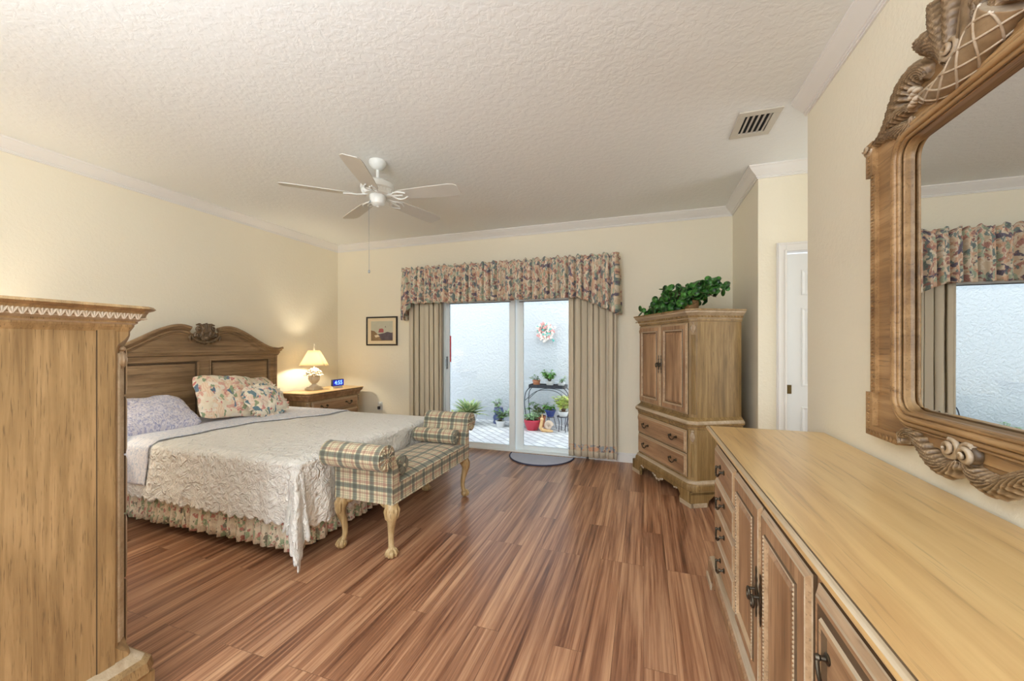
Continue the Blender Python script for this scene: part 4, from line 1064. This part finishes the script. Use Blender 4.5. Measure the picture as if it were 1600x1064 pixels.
# ---------------------------------------------------------------- mirror
def mirror():
    r = thing('wall_mirror', 'large mirror in a carved oak frame on the right wall above the dresser', 'mirror', (XR, 1.19, 0), 0)
    # local: x negative into the room, y along wall, z up.  half widths in y
    XF = -.05
    GH, GB, GT = .537, 1.078, 2.000; rc = .05
    def rr(hw, z0, z1, rad, n=8):
        out = []
        for cy, cz, a0 in ((hw-rad, z0+rad, -90), (hw-rad, z1-rad, 0), (-hw+rad, z1-rad, 90), (-hw+rad, z0+rad, 180)):
            for k in range(n+1):
                a = radians(a0+90*k/n); out.append((cy+rad*cos(a), cz+rad*sin(a)))
        return out
    b = MB(); pts = rr(GH-.02, GB+.02, GT-.02, .04)
    pane = [(-.026, y, z) for y, z in pts]; rim = [(-.022, y, z) for y, z in rr(GH+.012, GB-.012, GT+.012, .06)]
    n = len(pts); b.add(pane, [tuple(range(n))]); b.add(pane+rim, [(i, (i+1) % n, (i+1) % n+n, i+n) for i in range(n)])
    b.build('mirror_glass', 'mirror', r, sharp=2)
    # frame: ring plate between an inner rounded rectangle and an eared outer outline
    HW = .715
    def plate(x0, x1, inner, outer):
        nI = len(inner); v = []; f = []
        # bridge by angle: outer sampled to the same count
        for x in (x0, x1): v += [(x, *p) for p in inner]+[(x, *p) for p in outer]
        for i in range(nI):
            j = (i+1) % nI
            f += [(i, j, nI+j, nI+i), (2*nI+i, 3*nI+i, 3*nI+j, 2*nI+j), (i, 2*nI+i, 2*nI+j, j), (nI+i, nI+j, 3*nI+j, 3*nI+i)]
        b.add(v, f)
    b = MB(); inner = rr(GH, GB, GT, rc)
    HZ0, HZ1 = .985, 2.085
    outer = []
    for y, z in inner:
        cy, cz = y/GH, (z-(GB+GT)/2)/((GT-GB)/2); m = max(abs(cy), abs(cz)); outer.append((y/GH/m*(HW-.012), (HZ0+HZ1)/2+cz/m*(HZ1-HZ0)/2))
    plate(0, XF+.008, inner, outer)
    # shaped board behind the crest and the foot scrolls
    side = [(.745, 2.05), (.738, 2.088), (.66, 2.092), (.61, 2.106), (.572, 2.145), (.545, 2.190), (.512, 2.222), (.473, 2.238), (.43, 2.238), (.395, 2.222), (.350, 2.180), (.338, 2.185), (.350, 2.22), (.40, 2.258), (.436, 2.262), (.436, 2.298), (.385, 2.296), (.362, 2.31), (.352, 2.36), (.31, 2.40), (.2, 2.43), (.08, 2.45)]
    b.prism(side+[(-y, z) for y, z in reversed(side)], 0, XF+.016, -.002)
    for s in (-1, 1):
        b.prism([(s*q[0], q[1]) for q in ((.50, 1.0), (.46, 1.0), (.42, .975), (.38, .945), (.33, .925), (.28, .932), (.262, .97), (.245, .97), (.20, .938), (.16, .933), (.12, .945), (.07, .975), (0, .99), (0, 1.03), (.5, 1.03))][::s], 0, XF+.018, -.002)
    b.build('frame', 'frame', r, sharp=30, bevel=.003)
    # inner moulding beads
    b = MB()
    for off, rad, xx in ((.006, .007, XF-.002), (.022, .011, XF-.006), (.040, .008, XF-.004), (.054, .005, XF+.002)):
        p = [(xx, y, z) for y, z in rr(GH+off, GB-off, GT+off, rc+off)]; p.append(p[0]); b.tube(p, rad, 8, up=(1, 0, 0), caps=False)
    b.build('inner_moulding', 'frame', r, sharp=80)
    # ears and beaded outer strips
    for s in (-1, 1):
        b = MB()
        def yb(a, c): return tuple(sorted((s*a, s*c)))
        y0, y1 = yb(HW-.028, HW+.004); b.box(XF-.006, 0, y0, y1, 1.12, 1.965)
        for z0, z1 in ((.953, 1.12), (1.965, 2.095)):
            y0, y1 = yb(HW-.02, HW+.028); b.box(XF-.010, 0, y0, y1, z0, z1)
        y0, y1 = yb(HW+.028-.20, HW-.0201); b.box(XF-.010, 0, y0, y1, .953, .992)
        n = 62
        for k in range(n): b.ell((XF-.008, s*(HW-.012), 1.13+k*.825/(n-1)), (.003, .009, .0045), 6, 4)
        for k in range(10): b.ell((XF-.012, s*(HW+.006), .972+k*.0155), (.003, .009, .005), 6, 4)
        for k in range(8): b.ell((XF-.012, s*(HW-.010-.155*k/7), .966), (.003, .007, .011), 6, 4)
        for k in range(7): b.ell((XF-.012, s*(HW+.006), 1.98+k*.0155), (.003, .009, .005), 6, 4)
        b.build('outer_moulding', 'frame', r, sharp=30)
    # carved crest and foot
    xc = XF+.010
    def acan(b, pts, ws, h=.030, gr=4, lobes=None, off=0., tilt=0.):
        """Acanthus leaf in relief: a grooved, lobed ribbon swept along pts (y, z), thickness towards the room."""
        P = smooth_path([(0, q[0], q[1]) for q in pts], 10); n = len(P); W_ = lerp_list(ws, n); L = [0]
        for k in range(1, n): L.append(L[-1]+(P[k]-P[k-1]).length)
        lob = lobes or L[-1]/.026; R = []; m = 26
        for k in range(n):
            T = (P[min(k+1, n-1)]-P[max(k-1, 0)]).normalized(); S = Vector((0, -T.z, T.y)); ring = []
            for i in range(m+1):
                u = i/m*2-1; ph = L[k]/L[-1]*lob*pi*2-abs(u)*2.6
                ww = W_[k]*(1+.16*cos(ph)*abs(u))
                hh = h*(W_[k]/max(ws))**.6*(1-abs(u)**2.4)+.0055*abs(sin(gr*pi*u+.5*ph))*(1-abs(u)**6)+.004*cos(ph)*abs(u)*(1-abs(u)**8)+tilt*u*W_[k]
                ring.append(P[k]+S*(u*ww)+Vector((xc-off-hh, 0, 0)))
            ring += [P[k]+S*(W_[k]*.92)+Vector((xc+.012, 0, 0)), P[k]-S*(W_[k]*.92)+Vector((xc+.012, 0, 0))]
            R.append(ring)
        b.rings(R)
    def curl(b, y, z, r0, s, turns=1.8, rad=.010, start=0., dx=0.):
        n = int(18*turns); b.tube([(xc-.012-dx-.022*k/n, y+s*(r0*(1-.86*k/n))*cos(start+2*pi*turns*k/n), z+(r0*(1-.86*k/n))*sin(start+2*pi*turns*k/n)) for k in range(n+1)], lerp_list([rad, rad*.9, rad*.45], n+1), 8, up=(1, 0, 0))
        b.lathe([(.001, -.004), (r0, -.004), (r0*.95, .012), (.001, .016)], (0, 0, 0), 20)
        for i in range(len(b.v)-80, len(b.v)): v = b.v[i]; b.v[i] = (xc-.002-dx-v[2], y+v[0], z+v[1])
    for s in (-1, 1):
        Y = lambda pts: [(s*p[0], p[1]) for p in pts]
        b = MB(); curl(b, s*.722, 2.068, .020, s, 1.5, .008, pi, .004)
        acan(b, Y([(.718, 2.082), (.655, 2.084), (.600, 2.105), (.555, 2.150), (.510, 2.185), (.462, 2.198), (.425, 2.185), (.410, 2.155)]), [.010, .020, .032, .040, .044, .040, .030, .012], .034, 4)
        acan(b, Y([(.64, 2.075), (.575, 2.065), (.520, 2.045), (.480, 2.040), (.462, 2.062)]), [.010, .024, .028, .022, .010], .022, 3, off=.004)
        acan(b, Y([(.60, 2.09), (.55, 2.10), (.50, 2.10), (.462, 2.088)]), [.008, .022, .024, .010], .026, 3, off=.012)
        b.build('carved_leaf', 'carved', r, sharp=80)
        b = MB()   # ribbon knot, netted horn and boss
        for q in range(7): b.ell((xc-.030, s*(.435-.012*(q % 3)), 2.085+.013*(q//3)+.004*q), (.014, .014, .010), 10, 6)
        P = smooth_path([(xc-.012, s*.415, 2.098), (xc-.022, s*.345, 2.070), (xc-.026, s*.27, 2.060), (xc-.028, s*.20, 2.075), (xc-.026, s*.14, 2.105), (xc-.02, s*.10, 2.135)], 8)
        rd = lerp_list([.016, .028, .034, .040, .046, .050], len(P)); b.tube(P, rd, 18, up=(1, 0, 0))
        for dr in (-1, 1):
            for q in range(5):
                H_ = []
                for k in range(len(P)):
                    T = (P[min(k+1, len(P)-1)]-P[max(k-1, 0)]).normalized(); nn = Vector((1, 0, 0)); bb = T.cross(nn).normalized(); a = dr*k*.16+q*2*pi/5
                    H_.append(P[k]+(nn*cos(a)+bb*sin(a))*rd[k])
                b.tube(H_, .0034, 6)
        curl(b, s*.262, 2.142, .030, s, 2., .009, .5, .018)
        b.build('carved_horn', 'carved', r, sharp=80)
        b = MB()   # plume
        acan(b, Y([(.30, 2.12), (.335, 2.185), (.375, 2.235), (.430, 2.275)]), [.014, .026, .036, .030], .030, 3, off=.004, tilt=.25*s)
        acan(b, Y([(.295, 2.13), (.312, 2.20), (.328, 2.27), (.352, 2.345)]), [.014, .026, .030, .014], .034, 3, off=.012)
        acan(b, Y([(.275, 2.15), (.262, 2.22), (.262, 2.30), (.285, 2.385)]), [.012, .022, .026, .012], .036, 2, lobes=11, off=.016)
        acan(b, Y([(.235, 2.14), (.205, 2.20), (.195, 2.28), (.215, 2.36)]), [.020, .034, .036, .020], .034, 1, lobes=1, off=.008)
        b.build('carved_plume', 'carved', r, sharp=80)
        b = MB()   # filigree towards the centre
        acan(b, Y([(.165, 2.14), (.158, 2.20), (.135, 2.25), (.10, 2.28), (.075, 2.25)]), [.014, .028, .034, .028, .010], .040, 5, off=.014)
        acan(b, Y([(.13, 2.12), (.10, 2.16), (.075, 2.20), (.05, 2.22)]), [.012, .024, .026, .010], .034, 4, off=.016); curl(b, s*.055, 2.145, .030, s, 1.8, .010, 0, .02)
        b.build('carved_filigree', 'carved', r, sharp=80)
        b = MB()   # lower scrollwork
        acan(b, Y([(.535, .962), (.532, .992), (.500, 1.008), (.460, 1.004), (.420, .980), (.378, .950), (.330, .936), (.290, .946), (.268, .975)]), [.008, .014, .017, .020, .024, .027, .028, .024, .010], .030, 3)
        curl(b, s*.282, 1.004, .028, s, 2., .0085, 1.2, .006)
        b.build('carved_scroll', 'carved', r, sharp=80)
        b = MB()
        acan(b, Y([(.240, .978), (.212, .952), (.172, .940), (.130, .946), (.088, .972), (.045, .994), (.002, 1.0)]), [.012, .024, .029, .028, .026, .022, .016], .030, 3)
        curl(b, s*.222, 1.004, .028, -s, 2., .0085, 1.0, .006)
        b.build('carved_scroll', 'carved', r, sharp=80)
    b = MB()   # central shell
    for k in range(9):
        a = radians(-64+16*k); b.tube(smooth_path([(xc-.02, 0, 2.30), (xc-.045, .06*sin(a), 2.30+.06*cos(a)), (xc-.02, .10*sin(a), 2.30+.12*cos(a))], 5), lerp_list([.008, .014, .016], 11), 8)
    b.ell((xc-.03, 0, 2.29), (.025, .035, .03)); b.build('carved_shell', 'carved', r, sharp=70)
    b = MB(); b.ell((xc-.01, 0, 1.0), (.03, .03, .024)); b.build('carved_boss', 'carved', r)
    return r
mirror()

# ---------------------------------------------------------------- mat by the door
r = thing('door_mat', 'half-round pale blue mat with navy edge in front of the sliding door', 'mat', (-1.14, 4.50, 0))
b = MB(); R1, R2 = .375, .385
arc = [(R1*cos(t), -.40*sin(t)) for t in [pi*k/40 for k in range(41)]]
b.prism(arc, 2, 0, .009); b.build('mat_pile', 'rug', r)
b = MB(); b.tube([(p[0]*1.01, p[1]*1.01, .007) for p in arc], .008, 8); b.build('binding', 'rug_edge', r)

# ---------------------------------------------------------------- plants
def leaf(b, base, d, L, W, droop=.3, fold=.15, mi=0, n=5, tip=1.):
    d = Vector(d).normalized(); side = d.cross(Vector((0, 0, 1)))
    if side.length < .05: side = Vector((1, 0, 0))
    side.normalize(); up = side.cross(d)
    v = []; f = []
    for k in range(n+1):
        t = k/n; c = Vector(base)+d*(L*t)-Vector((0, 0, 1))*(droop*L*t*t); ww = W/2*sin(pi*min(1, (t*.92+.08)))**(.7*tip)
        v += [c-side*ww+up*(fold*ww), c, c+side*ww+up*(fold*ww)]
    for k in range(n): f += [(3*k, 3*k+1, 3*k+4, 3*k+3), (3*k+1, 3*k+2, 3*k+5, 3*k+4)]
    b.add(v, f, mi)
def pot(b, r0, r1, h, z=0, rim=.006, mi=0, n=24):
    b.lathe([(.001, z), (r0, z), (r1, z+h*.85), (r1+rim, z+h*.86), (r1+rim, z+h), (r1-.006, z+h), (r1-.010, z+h*.86), (.001, z+h*.84)], n=n, mi=mi)
def bushy(name, label, cat, loc, potp, potmat, n, R, H, lm, L=.06, W=.03, base=0., seed=1, upb=.6, group=None, soil=True, potname='pot'):
    r = thing(name, label, cat, loc, 0, group); rnd = random.Random(seed)
    if potp:
        b = MB(); pot(b, *potp); b.build(potname, potmat, r); base = potp[2]*.84
        b = MB(); b.lathe([(.001, base-.004), (potp[1]-.011, base-.004), (potp[1]-.011, base+.004), (.001, base+.006)], n=16); b.build('soil', 'soil', r)
    b = MB(); st = MB()
    ns_ = max(4, n//12)
    for k in range(ns_):
        a = rnd.random()*2*pi; q = rnd.random()**.5; tipp = Vector((R*q*cos(a), R*q*sin(a), base+H*(.35+.65*rnd.random()*(1-q*.3))))
        p0 = Vector((.2*R*q*cos(a)*.5, .2*R*q*sin(a)*.5, base)); st.tube([p0, (p0+tipp)/2+Vector((0, 0, H*.12)), tipp], [.003, .0025, .0015], 5)
        for j in range(n//ns_):
            t = .3+.7*rnd.random(); c = p0.lerp(tipp, t)+Vector((0, 0, H*.2*t*(1-t))); aa = rnd.random()*2*pi
            leaf(b, c, (cos(aa), sin(aa), upb*(rnd.random()*1.4-.3)), L*(.6+.6*rnd.random()), W*(.7+.5*rnd.random()), .3)
    st.build('stems', 'stem', r); b.build('foliage', lm, r, sharp=60, solid=.0008)
    return r
def rosette(name, label, cat, loc, potp, potmat, n, L, W, lm, seed=1):
    r = thing(name, label, cat, loc); rnd = random.Random(seed); base = 0
    if potp: b = MB(); pot(b, *potp); b.build('pot', potmat, r); base = potp[2]*.84
    b = MB()
    for k in range(n):
        a = k*2.4; e = .15+1.5*k/n; leaf(b, (0.01*cos(a), .01*sin(a), base), (cos(a), sin(a), e), L*(.75+.3*rnd.random()), W, .18, .35, n=6, tip=1.3)
    b.build('foliage', lm, r, sharp=60, solid=.0015); return r
# silk greenery on the armoire
R_ = Matrix.Rotation(arma, 3, 'Z')
def apos(x, y, z=1.601): v = R_ @ Vector((x, y, 0)); return (armp.x+v.x, armp.y+v.y, z)
r = thing('artificial_plant', 'dark green round-leaved plant spilling from a basket on top of the armoire', 'plant', apos(.27, .13), arma)
b = MB(); b.lathe([(.001, 0), (.05, 0), (.062, .06), (.066, .085), (.06, .085), (.001, .07)], n=20); b.build('basket', 'wicker', r)
b = MB(); st = MB(); rnd = random.Random(12)
def round_leaf(b, c, nrm, R):
    n = Vector(nrm).normalized(); x = n.orthogonal().normalized(); y = n.cross(x); c = Vector(c); k = 9
    b.add([c-n*R*.12]+[c+(x*cos(2*pi*i/k)+y*sin(2*pi*i/k))*R for i in range(k)], [(0, 1+i, 1+(i+1) % k) for i in range(k)])
for k in range(460):
    t = rnd.random()**.9; x = -.70+1.02*t+.02*rnd.gauss(0, 1)   # a low mound across the top, thickest over the basket
    lo = .010 if t < .62 else .010+.10*sm((t-.62)/.25)
    hi = .075+.165*sm(t/.5)-.03*sm((t-.62)/.16)+.035*sm((t-.8)/.15)
    z = lo+(hi-lo)*rnd.random(); y = rnd.gauss(-.01, .055)
    round_leaf(b, (x, y, z), (rnd.gauss(0, .6)+.2, -1+rnd.gauss(0, .5), rnd.gauss(.3, .6)), .020+.016*rnd.random())
for k in range(18):
    x1 = -.60+.95*rnd.random(); z1 = .05+.14*rnd.random()
    st.tube(smooth_path([(0, 0, .07), (x1*.5, rnd.gauss(0, .03), .13+.05*rnd.random()), (x1, rnd.gauss(0, .04), z1)], 5), .003, 5)
st.build('stems', 'stem', r); b.build('foliage', 'ivy', r, sharp=180, solid=.0008)

ZP = -.05
# courtyard plants
r = thing('plant_stand', 'dark wrought-iron plant stand against the courtyard wall', 'plant stand', (-1.50, 6.33, ZP))
b = MB(); H = .70; hw = .30
b.box(-hw, hw, -.11, .11, H-.03, H-.024)
for s in (-1, 1): b.box(-hw, hw, s*.11-.004, s*.11+.004, H-.045, H+.01)
for x in (-hw, hw): b.box(x-.004, x+.004, -.11, .11, H-.045, H+.01)
for k in range(24): b.box(-hw+k*2*hw/23-.002, -hw+k*2*hw/23+.002, -.114, -.106, H-.045, H+.008)
b.build('tray', 'iron', r)
for sx in (-1, 1):
    for sy in (-1, 1):
        b = MB(); p = smooth_path([(sx*(hw-.03), sy*.10, H-.03), (sx*(hw+.05), sy*.115, H-.12), (sx*(hw+.07), sy*.12, H-.30), (sx*(hw+.04), sy*.12, .15), (sx*(hw-.0), sy*.12, .0)], 8); b.tube(p, .007, 8); b.build('leg', 'iron', r)
b = MB()
for sy in (-1, 1): b.tube(smooth_path([(-hw-.06, sy*.118, H-.25), (-.15, sy*.118, H-.09), (.15, sy*.118, H-.09), (hw+.06, sy*.118, H-.25)], 8), .005, 8)
b.build('brace', 'iron', r)
zt = ZP+H-.023
bushy('potted_plant', 'bonsai-like succulent in a terracotta pot on the plant stand', 'potted plant', (-1.70, 6.33, zt), (.05, .062, .10), 'terracotta', 60, .13, .14, 'jade', .045, .022, seed=4)
bushy('potted_plant', 'tall bright green plant in a white pot in the middle of the plant stand', 'potted plant', (-1.47, 6.33, zt), (.05, .068, .09), 'white_pot', 240, .13, .25, 'green', .065, .038, seed=5)
bushy('potted_plant', 'low pale green plant in a white pot at the right end of the plant stand', 'potted plant', (-1.28, 6.33, zt), (.045, .06, .07), 'white_pot', 60, .10, .13, 'sage', .05, .02, seed=6)
bushy('potted_plant', 'spiky light green plant in a wide rose-red pot on the paving', 'potted plant', (-1.70, 6.08, ZP), (.085, .145, .17), 'red_pot', 180, .18, .17, 'sage', .08, .028, seed=7)
bushy('potted_plant', 'dark green succulent behind the rose-red pot, under the stand', 'potted plant', (-1.64, 6.36, ZP), (.07, .09, .18), 'terracotta', 190, .22, .34, 'jade', .07, .042, seed=8)
r = thing('pot_holder', 'small dark metal holder carrying the cobalt blue pot', 'plant stand', (-1.43, 6.20, ZP)); b = MB()
for k in range(3): a = k*2.1+.4; b.tube([(.10*cos(a), .10*sin(a), 0), (.055*cos(a), .055*sin(a), .20)], .005, 6)
b.build('legs', 'iron', r); b = MB(); b.tube([(.058*cos(a), .058*sin(a), .20) for a in [2*pi*k/20 for k in range(21)]], .005, 6); b.build('ring', 'iron', r)
bushy('potted_plant', 'green plant in a small cobalt blue pot raised beside the red pot', 'potted plant', (-1.43, 6.20, ZP+.206), (.05, .085, .11), 'blue_glaze', 70, .13, .16, 'green', .06, .035, seed=9)
r = thing('side_stand', 'small three-legged iron stand holding the lime plant', 'plant stand', (-1.20, 6.10, ZP)); b = MB()
for k in range(4): a = k*pi/2+.6; b.tube(smooth_path([(.10*cos(a), .10*sin(a), .24), (.07*cos(a), .07*sin(a), .14), (.08*cos(a), .08*sin(a), 0)], 5), .006, 6)
b.build('legs', 'iron', r); b = MB(); b.tube([(.10*cos(a), .10*sin(a), .24) for a in [2*pi*k/20 for k in range(21)]], .006, 6); b.lathe([(.001, .232), (.10, .232), (.10, .238), (.001, .238)], n=20); b.build('top', 'iron', r)
bushy('potted_plant', 'lime yellow leafy plant on the small iron stand beside the curtain', 'potted plant', (-1.20, 6.10, ZP+.239), (.06, .08, .08), 'white_pot', 300, .18, .34, 'lime', .08, .036, seed=10)
# shell-backed snail figure
r = thing('garden_snail', 'amber and pale glazed snail figurine on the paving by the red pot', 'figurine', (-1.44, 5.98, ZP)); r.scale = (.85, .85, .9)
b = MB(); b.tube(smooth_path([(.12, 0, .022), (.04, 0, .026), (-.06, 0, .03), (-.11, 0, .07), (-.10, 0, .15), (-.09, 0, .20)], 6), lerp_list([.010, .03, .034, .034, .030, .024], 31), 12); b.ell((-.09, 0, .215), (.036, .032, .034))
for s in (-1, 1): b.tube([(-.09, s*.012, .235), (-.085, s*.025, .29)], [.006, .004], 8); b.ell((-.085, s*.025, .295), (.009, .009, .009))
b.build('body', 'orange_glass', r)
b = MB(); n = 40; b.tube([(.035+(.062*(1-.85*k/n))*cos(2*pi*1.9*k/n), .006*k/n, .115+(.062*(1-.85*k/n))*sin(2*pi*1.9*k/n)) for k in range(n+1)], lerp_list([.040, .030, .012], n+1), 12); b.build('shell', 'pale_shell', r)
bushy('potted_plant', 'sprawling pale green plant behind the door stile, left of the plant stand', 'potted plant', (-2.00, 6.22, ZP), (.07, .09, .10), 'white_pot', 240, .19, .30, 'sage', .08, .036, seed=11)
r = bushy('potted_plant', 'leafy plant in a stacked blue-grey glazed jar left of the door stile', 'potted plant', (-2.40, 6.40, ZP), None, None, 90, .12, .17, 'sage', .06, .03, base=.27, seed=13)
b = MB(); b.lathe([(.001, 0), (.09, 0), (.10, .03), (.085, .05), (.10, .10), (.085, .145), (.06, .155), (.085, .19), (.09, .22), (.075, .25), (.08, .275), (.06, .275), (.001, .26)], n=24); b.build('jar', 'blue_jar', r)
bushy('potted_plant', 'green sprawling plant between the blue jar and the door stile', 'potted plant', (-2.27, 6.14, ZP), (.06, .08, .10), 'white_pot', 110, .13, .24, 'jade', .07, .032, seed=14)
rosette('agave_plant', 'spiky variegated plant in a pale pot at the left of the courtyard', 'potted plant', (-2.87, 6.19, ZP), (.11, .15, .20), 'white_pot', 60, .38, .06, 'agave', 2)
bushy('potted_plant', 'small light green plant low beside the spiky variegated plant', 'potted plant', (-3.12, 6.02, ZP), (.07, .09, .10), 'white_pot', 90, .15, .20, 'lime', .06, .03, seed=15)
# wreath
r = thing('wreath', 'pink and cream silk flower wreath on the courtyard wall', 'wreath', (-1.60, YW-.03, 1.54)); rnd = random.Random(5)
b = MB(); b.tube([(.11*cos(a), 0, .12*sin(a)) for a in [2*pi*k/30 for k in range(31)]], .028, 8); b.build('ring', 'cream_flower', r)
fl = {0: MB(), 1: MB(), 2: MB()}
for k in range(90):
    a = 2*pi*rnd.random(); q = .11+rnd.gauss(0, .035); mi = 2 if rnd.random() < .22 else (0 if rnd.random() < .5 else 1)
    c = Vector((q*cos(a), -.03-.02*rnd.random(), q*1.1*sin(a)))
    for j in range(4): aa = rnd.random()*6.28; fl[mi].ell(c+Vector((.014*cos(aa), -.004*j, .014*sin(aa))), (.017, .008, .013), 7, 5, 0, Matrix.Rotation(aa, 3, 'Y'))
fl[0].build('pink_flowers', 'pink', r); fl[1].build('cream_flowers', 'cream_flower', r); fl[2].build('leaves', 'aqua', r)
